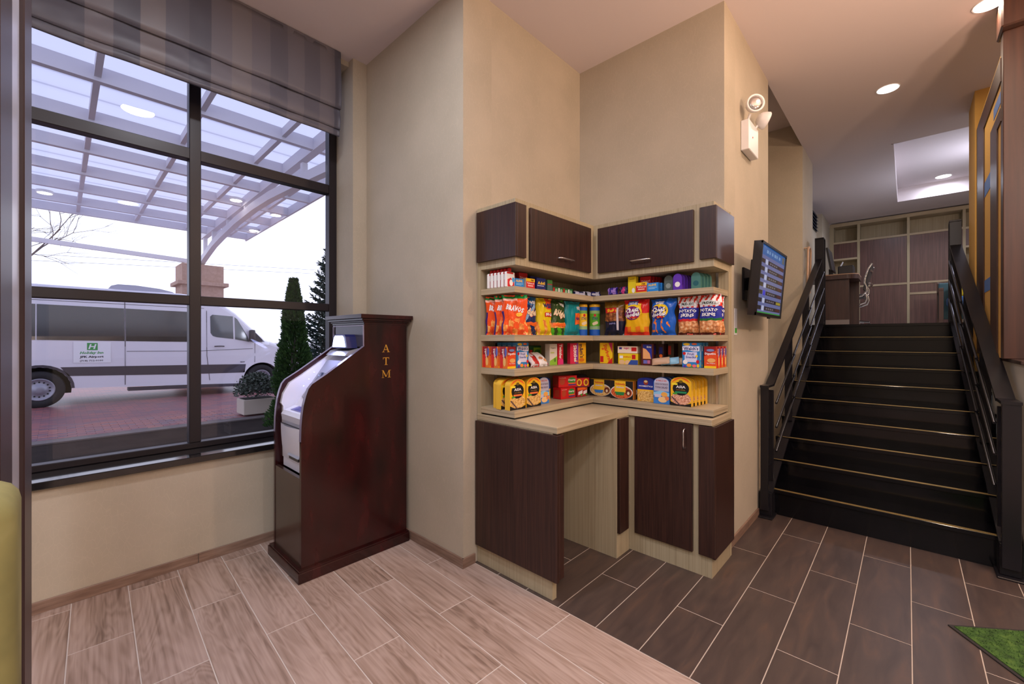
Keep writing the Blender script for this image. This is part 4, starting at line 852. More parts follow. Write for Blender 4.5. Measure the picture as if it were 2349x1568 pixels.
def wheel(y, z, r):
    Mw = Matrix.Translation((XV-0.02, y, z)) @ Matrix.Rotation(R(90), 4, 'Y')
    t = MB(); t.lathe([(r*0.6, -0.22), (r*0.97, -0.22), (r, -0.18), (r, -0.04), (r*0.96, 0.0), (r*0.64, 0.004), (r*0.60, -0.03)], M_TYRE, 36, Mw); w_ = t.build('wheel', van)
    h = MB(); M_RIM = mat('steel_rim', srgb(150, 150, 164), 0.4, 0.4); h.lathe([(r*0.61, -0.06), (r*0.61, 0.0), (r*0.56, 0.004), (r*0.50, -0.03), (r*0.30, -0.02), (r*0.22, 0.01), (r*0.1, 0.02), (0.005, 0.02)], M_RIM, 30, Mw)
    for k in range(14):
        a = R(360/14*k); h.lathe([(0.016, -0.022), (0.016, -0.014)], M_TYRE, 8, Mw @ Matrix.Translation((r*0.40*math.cos(a), r*0.40*math.sin(a), -0.004)))
    h.v = [tuple(Vector(v)-Vector(van.location)) for v in h.v]; h.build('rim', w_, keep=True)
wheel(rw[0], rw[1], 0.385); wheel(fw[0], 0.345, 0.375)
for cy, cz_, rr_ in ((rw[0], rw[1], rc), (fw[0], fw[1], fc)):
    a0 = [(cy+rr_*math.cos(R(a)), cz_+rr_*math.sin(R(a))) for a in range(0, 181, 12)]; a1 = [(cy+(rr_+.05)*math.cos(R(a)), cz_+(rr_+.05)*math.sin(R(a))) for a in range(180, -1, -12)]
    vp('arch_trim', a0+a1, M_CLAD if cy < 0 else M_VAN)
    MB().prism([(cy+(rr_+.01)*math.cos(R(a)), cz_+(rr_+.01)*math.sin(R(a))) for a in range(0, 181, 12)]+[(cy-rr_, 0.25), (cy+rr_, 0.25)], 'x', XV-0.6, XV-0.30, mat('arch_liner', (0.01, 0.01, 0.012, 1), 0.9)).build('arch_liner', van)
ac_ = MB(); pts = [(0.80, 2.60), (0.86, 2.70), (0.98, 2.745), (1.30, 2.745), (1.75, 2.70), (2.0, 2.64), (2.10, 2.58)]
ac_.prism(pts, 'x', XV-1.5, XV-0.45, mat('roof_unit_grey', srgb(176, 176, 192), 0.5)); ac_.build('roof_unit', van)
# sticker
G_ = mat('hotel_green', srgb(52, 150, 74), 0.5); T_ = mat('sticker_text', srgb(60, 56, 72), 0.5); W_ = mat('sticker_white', srgb(232, 232, 240), 0.4)
b = MB(); fs_ = lambda u, v, o: fv(u, v, o+0.002)
b.poly([(0.234, 0.918), (0.83, 0.905), (0.83, 1.0), (0.83, 1.37), (0.234, 1.386), (0.234, 1.0)], fs_, W_)
b.poly([(0.445, 1.195), (0.614, 1.190), (0.614, 1.350), (0.445, 1.355)], fs_, G_, 0.002)
b.text('H', fs_, 0.53, 1.272, 0.11, W_, 0.004, w=0.105, bold=0.03, shear=0.25)
b.text('Holiday Inn', fs_, 0.522, 1.128, 0.075, G_, 0.002, w=0.37, bold=0.03, shear=0.3)
b.text('JFK Airport', fs_, 0.520, 1.040, 0.062, T_, 0.002, w=0.38, bold=0.045); b.text('(718) 712-0100', fs_, 0.518, 0.955, 0.050, T_, 0.002, w=0.37, bold=0.02)
b.text('3500', fs_, 3.45, 0.815, 0.035, T_, 0.002, w=0.11, bold=0.03)
b.build('hotel_sticker', van)

# vegetation --------------------------------------------------------
def foliage(rr, blades, m):
    g = MB(); vs = []; fs = []
    for c, d, l, w_ in blades:
        d = Vector(d).normalized(); s_ = d.cross(Vector((rr.uniform(-1, 1), rr.uniform(-1, 1), rr.uniform(-1, 1)))).normalized()*w_; c = Vector(c); k = len(vs)
        vs += [tuple(c-s_*.3), tuple(c+s_*.3), tuple(c+d*l*.6+s_*.6), tuple(c+d*l), tuple(c+d*l*.6-s_*.6)]; fs.append((k, k+1, k+2, k+3, k+4))
    g.add(vs, fs, m); return g
M_SPR = texmat('spruce_green', [(0.3, srgb(34, 50, 48)), (0.5, srgb(52, 72, 68)), (0.75, srgb(84, 104, 98))], (5, 5, 5), 3, 3, 0.8)
M_ARB = texmat('arborvitae_green', [(0.3, srgb(30, 52, 24)), (0.5, srgb(48, 82, 34)), (0.75, srgb(78, 112, 50))], (6, 6, 6), 3, 3, 0.8)
M_BARK = mat('bark', srgb(96, 82, 80), 0.9)
def spruce(x, y, h, r, label):
    t = thing('conifer', label, 'tree', (x, y, 0)); rr = random.Random(11); bl_ = []; br = MB()
    z = 0.25
    while z < h-0.1:
        k = 1-z/h; R_ = r*k**0.85+0.04; nb = int(10+13*k)
        for i in range(nb):
            a = rr.uniform(0, 6.283); ln = R_*rr.uniform(0.75, 1.1); tip = Vector((x+ln*math.cos(a), y+ln*math.sin(a), z+rr.uniform(0.02, 0.16)+0.12*k)); base = Vector((x, y, z))
            ns = int(ln*120)+10
            for j in range(ns):
                u = (j+rr.random())/ns; p = base.lerp(tip, 0.15+0.85*u); p.z -= 0.10*math.sin(math.pi*u)*ln
                dd = (tip-base).normalized()+Vector((rr.uniform(-1, 1), rr.uniform(-1, 1), rr.uniform(-.6, .7)))*0.9
                bl_.append((p, dd, rr.uniform(.05, .11), .018))
        z += 0.08+0.03*k
    for i in range(20): bl_.append((Vector((x, y, h-0.25*rr.random())), Vector((rr.uniform(-.5, .5), rr.uniform(-.5, .5), 1)), 0.12, 0.01))
    foliage(rr, bl_, M_SPR).build('foliage', t); br.tube([(x, y, 0), (x, y, h*0.5), (x, y, h)], [0.07, 0.04, 0.01], M_BARK); br.build('trunk', t)
spruce(-8.2, 3.75, 3.5, 0.95, 'blue-green spruce outside the window, behind the cash machine')
t = thing('arborvitae', 'dense bright green columnar evergreen outside the window, left of the spruce', 'tree', (-7.3, 2.62, 0)); rr = random.Random(4); bl_ = []
for i in range(16000):
    z = 0.05+2.35*rr.random()**1.0; k = 1-z/2.45; R_ = 0.44*(k**0.75)*(0.8+0.2*noise.noise(Vector((z*3, 0, 0)))); a = rr.uniform(0, 6.283); q = R_*(0.6+0.4*rr.random())
    lump = 1+0.22*noise.noise(Vector((math.cos(a)*2, math.sin(a)*2, z*3)))
    c = Vector((-7.3+q*lump*math.cos(a), 2.62+q*lump*math.sin(a), z)); bl_.append((c, Vector((math.cos(a)*.7, math.sin(a)*.7, rr.uniform(.3, 1.2))), rr.uniform(.04, .08), .018))
foliage(rr, bl_, M_ARB).build('foliage', t); MB().tube([(-7.3, 2.62, 0), (-7.3, 2.62, 2.2)], [0.06, 0.02], M_BARK).build('trunk', t)
pt_ = thing('planter', 'pale square planter with a small leafy shrub in front of the van wheel', 'planter', (-9.4, 2.7, 0))
M_PLA = mat('planter_cream', srgb(196, 184, 172), 0.7)
b = MB(); b.cbox(-9.4, -8.95, 2.34, 2.92, 0.03, 0.31, M_PLA, 0.01); b.build('box', pt_)
b = MB(); b.cbox(-9.36, -8.99, 2.38, 2.88, 0.305, 0.315, mat('soil', srgb(52, 42, 38), 0.9), 0.002); b.build('soil', pt_)
rr = random.Random(8); bl_ = []
for i in range(2600):
    a = rr.uniform(0, 6.283); e = rr.uniform(-0.1, 1.5); q = 0.30*rr.uniform(.6, 1.15); c = Vector((-9.17+q*math.cos(a)*math.cos(e), 2.62+q*1.15*math.sin(a)*math.cos(e), 0.40+q*1.15*math.sin(e)))
    bl_.append((c, Vector((rr.uniform(-1, 1), rr.uniform(-1, 1), rr.uniform(-.2, 1))), rr.uniform(.03, .06), .022))
M_SHR = texmat('shrub_leaf', [(0.3, srgb(52, 62, 56)), (0.6, srgb(84, 94, 84)), (0.8, srgb(140, 140, 132))], (30, 30, 30), 3, 3, 0.6)
foliage(rr, bl_, M_SHR).build('foliage', pt_)
# bare trees
def baretree(x, y, z0, h, seed, label, r0=0.12, depth=6):
    t = thing('bare_tree', label, 'tree', (x, y, z0)); rr = random.Random(seed); tr_ = MB(); tw = MB()
    def grow(p, d, l, r, k):
        q = p+d*l; mid = p.lerp(q, .5)+Vector((rr.uniform(-1, 1), rr.uniform(-1, 1), rr.uniform(-.5, .5)))*l*.06
        (tr_ if k > depth-3 else tw).tube([p, mid, q], [r, r*.85, r*.7], M_BARK, 5 if k > 3 else 3, caps=False)
        if k == 0: return
        for i in range(rr.choice([2, 3, 3]) if k > 1 else 3):
            n = d.orthogonal().normalized(); n.rotate(Matrix.Rotation(rr.uniform(0, 6.28), 3, d)); a = R(rr.uniform(16, 42)); dd = (d*math.cos(a)+n*math.sin(a)+Vector((0, 0, .06))).normalized()
            grow(p.lerp(q, rr.uniform(.65, 1)), dd, l*rr.uniform(.68, .88), r*.62, k-1)
    grow(Vector((x, y, z0)), Vector((0.02, 0.06, 1)).normalized(), h*0.26, r0, depth)
    tr_.build('trunk', t); tw.build('branches', t)
baretree(-30, -2.4, -0.1, 12.5, 21, 'large bare winter tree at the left behind the van', 0.15, 7)
for i, y in enumerate([24, 27.5, 31.5, 35, 39, 43]):
    baretree(-66+(i % 2)*5, y, -0.1, 5.2+0.6*(i % 3), 40+i, 'distant bare tree on the horizon past the van bonnet, %s from the left' % ['first', 'second', 'third', 'fourth', 'fifth', 'sixth'][i], 0.10, 5)
# overhead wires
for z0, z1, lb in ((3.9, 5.82, 'lower thin overhead wire crossing the sky behind the van'), (4.2, 6.02, 'upper of the two thin overhead wires crossing the sky behind the van')):
    pts = [(-26, -12+30*k/16, z0+(z1-z0)*k/16) for k in range(17)]
    tag(MB().tube(pts, 0.008, M_BLACKP, 4).build('overhead_wire'), lb, 'wire', 'overhead wires')
# ================================================================== goods on the shelves
CL = {}
def C(r, g, b, rough=0.45):
    k = 'print_%02x%02x%02x_%d' % (r, g, b, int(rough*100))
    return mat(k, srgb(r, g, b), rough, spec=0.4)
WHT, BLK, RED, YEL, ORG = C(238, 236, 236), C(24, 22, 24), C(200, 24, 30), C(244, 200, 30), C(238, 104, 34)
BLU, NVY, SKY, GRN, DGR = C(30, 96, 196), C(28, 34, 110), C(60, 160, 226), C(70, 160, 50), C(20, 70, 36)
PUR, TEA, PNK, CRM, BRN = C(92, 50, 170), C(20, 140, 150), C(214, 50, 120), C(232, 214, 180), C(96, 52, 30)
def foodmat(name, a, b, c, sc=70):
    return texmat(name, [(0.3, srgb(*a)), (0.5, srgb(*b)), (0.7, srgb(*c))], (1, 1, 1), sc, 3, 0.5)
NOOD = foodmat('print_noodles', (150, 96, 40), (222, 176, 96), (244, 220, 160), 120)
RICE = foodmat('print_rice', (150, 70, 50), (214, 150, 120), (244, 214, 190), 140)
CHIP = foodmat('print_chips', (196, 90, 20), (240, 150, 60), (252, 200, 120), 45)
CHILI = foodmat('print_chili', (120, 30, 14), (206, 80, 34), (236, 150, 80), 110)
SKIN = foodmat('print_potato', (150, 80, 40), (226, 150, 90), (246, 214, 170), 50)
PRETZ = foodmat('print_pretzel', (60, 24, 10), (120, 60, 26), (190, 120, 60), 60)

def draw(b, f, w, h, items):
    "items in front-panel coordinates: u -0.5..0.5 of width, v 0..1 of height"
    for i, it in enumerate(items):
        off = 0.0003+0.0002*i; t = it[0]
        g = lambda u, v, o: f(max(-.497, min(.497, u))*w, max(.002, min(.998, v))*h, o)
        if t == 'r': b.poly(rectpts(it[1], it[2], it[3], it[4]), g, it[5], off)
        elif t == 'e': b.poly(ellpts(it[1], it[2], it[3], it[4], 18), g, it[5], off)
        elif t == 'p': b.poly(it[1], g, it[2], off)
        elif t == 't':    # string, cx, cy, height, width, mat, rot
            _, s, cx, cy, hh, ww, m = it[:7]; rot = it[7] if len(it) > 7 else 0
            if rot: 
                vs, fs, a = text_mesh(s, 0.03); c_, s_ = math.cos(R(rot)), math.sin(R(rot)); out = []
                for x, y in vs:
                    px = (x-.5)*ww; py = (y-.5)*hh; out.append(f(cx*w+px*c_-py*s_, cy*h+px*s_+py*c_, off))   # metres when rotated
                b.add(out, fs, m)
            else: b.text(s, g, cx, cy, hh, m, off, w=ww, bold=0.03)

def put(o, x, y, z, face, jig=0):
    a = {'-Y': 0, '+X': 90, '-X': -90}[face] if isinstance(face, str) else face
    o.location = (x, y, z+0.0008); o.rotation_euler = (0, 0, R(a+jig)); return o

def carton(name, w, d, h, side, front, sidegfx=None, top=None, topgfx=None):
    "box with printed faces: front at local -Y"
    b = MB(); b.cbox(-w/2, w/2, 0, d, 0, h, side, min(0.0015, w/10)); 
    b.poly(rectpts(-w/2+.001, .001, w/2-.001, h-.001), planeY(0, 0, 0), front[0], 0.0001)
    draw(b, planeY(0, 0, 0), w, h, front[1:])
    if sidegfx:
        for sx in (-1, 1):
            fn = (lambda u, v, o: (w/2+o, d/2+u, v)) if sx > 0 else (lambda u, v, o: (-w/2-o, d/2-u, v))
            draw(b, fn, d, h, sidegfx)
    if top: b.poly(rectpts(-w/2+.001, .001, w/2-.001, d-.001), lambda u, v, o: (u, v, h+o), top, 0.0002)
    return b.build(name, loc=(0, 0, 0))

def arched(name, w, d, h, side, front, ry=0.22):
    "ready meal sleeve with a rounded top"
    r = h*ry; pts = [(-w/2, 0), (w/2, 0), (w/2, h-r)]+[(w/2*math.cos(R(a)), h-r+r*math.sin(R(a))) for a in range(15, 166, 15)]+[(-w/2, h-r)]
    b = MB(); b.prism(pts, 'y', 0, d, side); b.add([(p[0]*.995, -0.0002, p[1]*.998+.0003) for p in pts], [tuple(range(len(pts)))], front[0])
    draw(b, planeY(0, -0.0002, 0), w, h, front[1:]); return b.build(name, loc=(0, 0, 0))

def bag(name, w, h, th, colfn, texts, seed, back=None, lean_=0.0, crimp=0.05):
    "pillow bag of film: crimped ends, creased and bulging; colfn(u,v)->material"
    nu, nv = 26, 34; b = MB(); rr = random.Random(seed); o1, o2 = rr.uniform(0, 50), rr.uniform(0, 50)
    def prof(u, v):      # u -1..1, v 0..1
        ev = max(0.0, 1-abs(2*v-1)**5.0); cz_ = max(0, min(1, (min(v, 1-v)-crimp*.6)/0.10)); eu = max(0.0, 1-abs(u)**2.6)
        t = th/2*(ev**.6)*(eu**.55)*(cz_**.5 if cz_ > 0 else 0)
        cr = 0.006*noise.noise(Vector((u*2.6+o1, v*3.4, o2)))+0.004*noise.noise(Vector((u*7+o1, v*5, o2)))+0.0025*abs(noise.noise(Vector((u*5+o2, v*16, o1))))
        return t*(1+0.0)+cr*min(1, eu*2+.1)
    def pos(u, v, sgn, off=0.0):
        narrow = 1-0.07*math.sin(math.pi*min(1, max(0, v)))*1.0; edge = 0.012*noise.noise(Vector((u*1.5+o1, v*4.0, 7)))*(abs(u)**3)
        x = u*w/2*narrow+edge; z = v*h+0.006*noise.noise(Vector((u*3+o2, v*2, 3)))*(1 if 0.03 < v else v*20)
        wav = 0.006*math.sin(u*7+o1)*(1-min(1, min(v, 1-v)/.08)) if min(v, 1-v) < .08 else 0
        y = wav-lean_*v*v*h
        return (x, y-(prof(u, v)+off) if sgn > 0 else y+prof(u, v)+0.001, max(0.0, z))
    for sgn in (1, -1):
        vs = [pos(-1+2*i/nu, j/nv, sgn) for i in range(nu+1) for j in range(nv+1)]; fsm = {}
        for i in range(nu):
            for j in range(nv):
                a = i*(nv+1)+j; q = (a, a+nv+1, a+nv+2, a+1) if sgn > 0 else (a, a+1, a+nv+2, a+nv+1)
                m = colfn(-1+2*(i+.5)/nu, (j+.5)/nv) if sgn > 0 else (back or colfn(0.98, 0.5)); fsm.setdefault(m, []).append(q)
        o = len(b.v); b.v += vs
        for m, fl in fsm.items():
            k = b.mi(m)
            for f_ in fl: b.sm.add(len(b.f)); b.f.append(tuple(i+o for i in f_)); b.m.append(k)
    fn = lambda u, v, o: pos(u*2, v, 1, 0.0026+o)
    for i, it in enumerate(texts):
        if it[0] == 't':
            _, s, cx, cy, hh, ww, m = it[:7]; rot = it[7] if len(it) > 7 else 0; k = h/w
            b.text(s, fn, cx, cy, hh, m, 0.0007*i, w=ww, bold=0.04, rot=rot, shear=it[8] if len(it) > 8 else 0, asp=k, fine=1)
        elif it[0] == 'e':
            rings = [[(it[1], it[2])]*20]+[ellpts(it[1], it[2], it[3]*q/4, it[4]*q/4, 20) for q in (1, 2, 3, 4)]
            for r0, r1 in zip(rings, rings[1:]):
                for q in range(20):
                    p4 = [fn(*r0[q], .0007*i), fn(*r1[q], .0007*i), fn(*r1[(q+1) % 20], .0007*i), fn(*r0[(q+1) % 20], .0007*i)]
                    b.add(p4 if r0 is not rings[0] else p4[:3], [(0, 1, 2, 3)] if r0 is not rings[0] else [(0, 1, 2)], it[5])
        elif it[0] == 'q':
            x0, y0, x1, y1 = it[1:5]
            for q in range(6):
                for q2 in range(4):
                    xa = x0+(x1-x0)*q/6; xb = x0+(x1-x0)*(q+1)/6; ya = y0+(y1-y0)*q2/4; yb = y0+(y1-y0)*(q2+1)/4
                    b.add([fn(xa, ya, .0007*i), fn(xb, ya, .0007*i), fn(xb, yb, .0007*i), fn(xa, yb, .0007*i)], [(0, 1, 2, 3)], it[5])
    return b.build(name, loc=(0, 0, 0))
def film(r, g, b_): return C(r, g, b_, 0.22)
Gd = 'goods on the pantry shelves'
# ---- second shelf from the top: crisps and pretzels -----------------
FO, FG, FN = film(236, 84, 30), film(30, 140, 60), film(60, 30, 110)
def c_ndor(u, v):
    if v > 0.90: return FG
    if v > 0.86 and u < 0.2: return film(250, 190, 170)
    if u < -0.82 and v < 0.6: return FN
    if v < 0.42 and (math.sin(u*9+v*14)+math.sin(v*23-u*5)) > 0.1: return CHIP
    return FO
tx = [('t', 'BRAVOS', 0.03, 0.66, 0.15, 0.72, WHT, -14), ('e', 0.20, 0.50, 0.13, 0.05, film(250, 190, 60))]
for i, (x, y, a, l) in enumerate([(-1.948, 1.935, 42, 'orange crisps bag with green top, at the far left end of the shelf'), (-1.868, 1.932, 42, 'orange crisps bag with green top, second from the left end'), (-1.784, 1.935, 40, 'orange crisps bag with green top and large white word, at the shelf corner')]):
    o = bag('crisps_bag', 0.135 if i < 2 else 0.160, 0.246, 0.042, c_ndor, tx, 10+i, back=FO); put(o, x, y, S2, a); tag(o, l, 'crisps', 'orange crisps bags')
def twotone(a, b_, c, lo):
    def f(u, v):
        if v > 0.84: return a
        if v < lo: return c
        return b_
    return f
SIL = film(140, 180, 220)
def c_ridge(u, v):
    if abs(v-0.55-0.35*u) < 0.07: return SIL
    if v > 0.8: return film(20, 110, 180)
    if v < 0.25 and math.sin(u*6+v*12) > 0: return CHIP
    return film(24, 46, 100)
o = bag('crisps_bag', 0.180, 0.250, 0.055, c_ridge, [('t', 'WISE', 0.18, 0.85, 0.08, 0.36, WHT, -10), ('t', 'Ridgies', 0.08, 0.58, 0.26, 0.82, RED, -8, .2), ('t', 'Ridgies', 0.07, 0.585, 0.25, 0.80, CRM, -8, .2), ('q', -0.15, 0.24, 0.42, 0.33, ORG)], 21, back=FO)
put(o, -1.820, 2.085, S2, 86); tag(o, 'dark blue and silver ridged crisps bag, right of the orange bags', 'crisps', 'crisps bags on the second shelf')
def c_bbq(u, v):
    if v > 0.72 and u > 0: return FO
    return film(226, 200, 20) if not (v < 0.4 and math.sin(u*7+v*9) > 0.3) else CHIP
o = bag('crisps_bag', 0.150, 0.250, 0.055, c_bbq, [('t', 'WISE', 0.1, 0.80, 0.12, 0.6, NVY), ('q', -0.1, 0.50, 0.48, 0.62, RED), ('t', 'BBQ', 0.18, 0.56, 0.09, 0.46, WHT)], 22, back=film(226, 200, 20))
put(o, -1.815, 2.258, S2, 86); tag(o, 'bright yellow crisps bag with a red word panel, left of the green ridged crisps', 'crisps', 'crisps bags on the second shelf')
def c_gr(u, v):
    if v < 0.22 and math.sin(u*6+v*12) > -0.2: return film(80, 180, 30)
    if 0.22 <= v < 0.36: return CHIP
    return film(46, 74, 30)
o = bag('crisps_bag', 0.150, 0.249, 0.055, c_gr, [('t', 'WISE', 0.1, 0.86, 0.08, 0.36, WHT, -12), ('t', 'Ridgies', 0.04, 0.58, 0.25, 0.86, RED, -10, .2), ('t', 'Ridgies', 0.03, 0.585, 0.24, 0.84, CRM, -10, .2), ('q', -0.45, 0.26, 0.40, 0.33, ORG)], 23, back=film(80, 180, 30))
put(o, -1.815, 2.416, S2, 86); tag(o, 'dark and lime green ridged crisps bag, right of the yellow crisps bag', 'crisps', 'crisps bags on the second shelf')
FT = film(16, 138, 150)
o = bag('crisps_bag', 0.176, 0.248, 0.055, lambda u, v: FT, [('t', 'WISE', 0.30, 0.80, 0.11, 0.36, WHT), ('q', 0.02, 0.32, 0.49, 0.66, ORG), ('t', 'Nacho', 0.27, 0.50, 0.11, 0.40, film(70, 30, 110))], 24, back=FT)
put(o, -1.812, 2.588, S2, 86); tag(o, 'teal nacho chips bag in the crisps shelf, left of the yellow can', 'crisps', 'crisps bags on the second shelf')
def can(name, body, mid, label, loc):
    b = MB(); r = 0.040; hgt = 0.236; n = 24
    for z0, z1, m in [(0, 0.045, BLU), (0.045, 0.07, film(150, 190, 140)), (0.07, 0.165, body), (0.165, 0.188, mid), (0.188, 0.215, BLU)]:
        b.lathe([(r, z0), (r, z1)], m, n)
    b.lathe([(r+.001, 0.215), (r+.002, 0.218), (r+.002, 0.232), (r-.002, hgt), (0.01, hgt)], film(236, 180, 40), n)
    fn = lambda u, v, o: ((r+.0006+o)*math.sin(u), -(r+.0006+o)*math.cos(u), v)
    b.text('STAX', fn, 0, 0.128, 0.022, NVY, 0.0004, w=1.1, bold=.03); pts = ellpts(0, 0.152, 0.25, 0.011, 14)
    for q in range(14): b.add([fn(0, .152, 0), fn(*pts[q], 0), fn(*pts[(q+1) % 14], 0)], [(0, 1, 2)], RED)
    for q in range(3): 
        pts = ellpts(-0.2+0.25*q, 0.088+0.004*q, 0.30, 0.012, 12)
        for z in range(12): b.add([fn(-0.2+.25*q, .088+.004*q, .0003*q), fn(*pts[z], .0003*q), fn(*pts[(z+1) % 12], .0003*q)], [(0, 1, 2)], CRM)
    o = b.build(name, loc=(0, 0, 0)); put(o, *loc); tag(o, label, 'crisps can', 'crisps cans'); return o
can('crisps_can', film(240, 196, 40), film(120, 180, 90), 'yellow tubular crisps can with blue ends in the shelf corner', (-1.815, 2.728, S2, 60))
can('crisps_can', film(90, 176, 50), film(150, 196, 120), 'green tubular crisps can with blue ends, right of the yellow can', (-1.748, 2.800, S2, 35))
def c_pr(u, v):
    if v > 0.78: return film(120, 84, 20)
    if v > 0.42: return PRETZ
    return film(24, 24, 50) if abs(v-0.42) > 0.02 else film(190, 140, 40)
o = bag('pretzel_bag', 0.165, 0.250, 0.05, c_pr, [('q', -0.42, 0.66, 0.25, 0.80, RED), ('t', 'Shultz', -0.08, 0.73, 0.09, 0.52, YEL), ('t', 'MINI', -0.05, 0.34, 0.05, 0.3, film(120, 120, 170)), ('q', 0.16, 0.15, 0.26, 0.80, film(210, 196, 200))], 25, back=film(60, 40, 20))
put(o, -1.575, 2.800, S2, 4); tag(o, 'brown and navy pretzel bag with a red name panel, right of the green can', 'pretzels', 'crisps bags on the second shelf')
def c_czr(u, v):
    if v > 0.88 or (u > 0.45 and v > 0.62): return film(216, 34, 34)
    if v < 0.10 or (u < -0.7 and v < 0.25): return film(220, 50, 30)
    if 0.1 < v < 0.25 and math.sin(u*9) > 0: return film(236, 120, 30)
    return film(232, 176, 24)
cz_t = lambda base: [('q', -0.30, 0.84, 0.10, 0.96, BLU), ('t', 'WISE', -0.10, 0.895, 0.08, 0.36, WHT), ('e', -0.08, 0.66, 0.36, 0.20, film(250, 210, 40)), ('e', -0.14, 0.62, 0.36, 0.19, base), ('t', 'Cheez', -0.12, 0.71, 0.14, 0.56, WHT, 8, .2), ('t', 'doodles', -0.12, 0.58, 0.14, 0.62, WHT, 8, .2), ('e', -0.05, 0.50, 0.16, 0.025, RED)]
o = bag('cheese_snack_bag', 0.186, 0.251, 0.06, c_czr, cz_t(film(120, 30, 110)), 26, back=film(216, 34, 34)); put(o, -1.398, 2.795, S2, 2)
tag(o, 'red and yellow cheese puffs bag, right of the pretzel bag', 'cheese puffs', 'crisps bags on the second shelf')
def c_czb(u, v):
    for (a, b_, l, t) in [(-.6, .4, .22, .5), (.0, .35, .25, 1.2), (-.5, .22, .3, -1.3), (.1, .16, .3, -.6), (.55, .28, .22, -.5), (-.75, .12, .2, 0)]:
        du, dv = u-a, (v-b_)*1.3; p = du*math.cos(t)+dv*math.sin(t); q = -du*math.sin(t)+dv*math.cos(t)
        if abs(p) < l*.7 and abs(q) < .045: return film(240, 130, 40)
    return film(22, 92, 190)
o = bag('cheese_snack_bag', 0.176, 0.245, 0.06, c_czb, cz_t(film(40, 30, 120))[1:], 27, back=film(22, 92, 190)); put(o, -1.206, 2.795, S2, -2)
tag(o, 'bright blue cheese puffs bag, right of the red and yellow one', 'cheese puffs', 'crisps bags on the second shelf')
def c_fri(g_):
    def f(u, v):
        if v > 0.70: return film(220, 50, 36) if math.sin((u*1.0-v*1.2)*13) > 0.25 else film(236, 230, 230)
        if v > 0.42: return film(46, 52, 150)
        if v > 0.36: return g_
        return SKIN if v > 0.06 else film(90, 34, 24)
    return f
for i, (x, y, a, w_, g_, l) in enumerate([(-1.046, 2.812, 3, 0.134, film(206, 40, 36), 'striped potato skins bag with a red flavour band, left of the green-banded one'), (-0.905, 2.795, -5, 0.140, film(40, 110, 50), 'striped potato skins bag with a green flavour band, near the right end of the shelf'),
                                      (-0.915, 2.905, 58, 0.150, film(206, 40, 36), 'red-and-white potato skins bag turned sideways at the right end of the crisps shelf')]):
    o = bag('potato_skins_bag', w_, 0.250, 0.055, c_fri(g_), [('e', 0, 0.80, 0.44, 0.07, film(210, 210, 205)), ('t', "FRIDAYS", 0.02, 0.80, 0.065, 0.62, film(40, 50, 40)), ('t', 'POTATO', 0, 0.62, 0.085, 0.86, WHT), ('t', 'SKINS', 0, 0.51, 0.085, 0.66, WHT)], 31+i, back=film(226, 80, 60))
    put(o, x, y, S2, a); tag(o, l, 'potato skins', 'potato skins bags')

# ---- third shelf: boxed biscuits, sweets ---------------------------
dig_front = [C(226, 78, 30), ('r', -.5, .55, .5, 1, C(150, 24, 30)), ('p', [(-.5, .55), (.5, .82), (.5, .5), (-.5, .32)], C(226, 78, 30)), ('t', 'Digestive', .02, .66, .13, .9, WHT), ('e', .02, .83, .32, .06, C(120, 140, 190)), ('e', .1, .36, .34, .10, C(232, 170, 100)), ('r', -.5, 0, .5, .1, YEL), ('t', 'The Original', .05, .22, .05, .7, WHT)]
dig_side = [('r', -.5, 0, .5, 1, C(232, 120, 40)), ('r', -.42, .45, .30, 1, C(150, 24, 40)), ('t', 'Digestive', .0, .66, .022, .062, WHT, -80), ('r', -.40, .02, -.05, .62, C(214, 40, 34)), ('e', .15, .3, .16, .2, C(240, 190, 110)), ('e', .30, .75, .14, .2, C(90, 100, 180))]
proto = carton('biscuit_box', 0.072, 0.073, 0.135, C(236, 150, 40), dig_front, dig_side, top=C(170, 40, 60))
put(proto, -1.790, 1.915, S3, 88); tag(proto, 'red and orange biscuit box at the left shelf corner, front face showing', 'biscuits', 'red biscuit boxes')
for (x, y, a, l) in [(-1.865, 1.912, 88, 'red and orange biscuit box, second from the left end of the shelf'), (-1.940, 1.909, 88, 'red and orange biscuit box at the far left end of the shelf'), (-0.902, 2.782, 0, 'red and orange biscuit box at the right end, nearest the shelf corner'), (-0.905, 2.856, 0, 'red and orange biscuit box at the right end, second from the front'), (-0.908, 2.9305, 0, 'red and orange biscuit box at the right end, furthest back')]:
    o = proto.copy(); COL.objects.link(o); put(o, x, y, S3, a); o['label'] = l
for o_, off in ((-0.908, 0),): pass
w_front = [C(40, 130, 200), ('e', -.25, .93, .2, .05, YEL), ('e', .2, .94, .16, .04, ORG), ('p', [(-.5, .68), (-.5, .84), (-.2, .88), (.2, .84), (.5, .86), (.5, .66), (.2, .64), (-.2, .70)], C(226, 224, 240)), ('t', "Welch's", 0, .76, .14, .86, NVY), ('r', -.36, .22, .36, .62, C(214, 214, 240)), ('t', 'Fruit', 0, .54, .10, .40, C(80, 90, 160)), ('t', 'Snacks', 0, .42, .10, .60, C(80, 90, 160)), ('e', -.32, .22, .14, .09, WHT), ('e', -.38, .56, .09, .06, RED), ('e', .40, .24, .09, .07, RED), ('e', .34, .46, .07, .05, YEL), ('e', -.1, .09, .14, .07, C(240, 150, 60)), ('e', -.36, .05, .08, .05, PUR), ('e', .2, .07, .12, .06, C(240, 110, 120)), ('e', .42, .08, .08, .07, YEL), ('e', .06, .03, .06, .04, GRN)]
w_side = [('r', -.5, 0, .5, 1, C(70, 170, 226)), ('r', -.3, .3, .3, .9, C(160, 200, 236)), ('r', -.3, .06, .3, .24, C(120, 190, 236))]
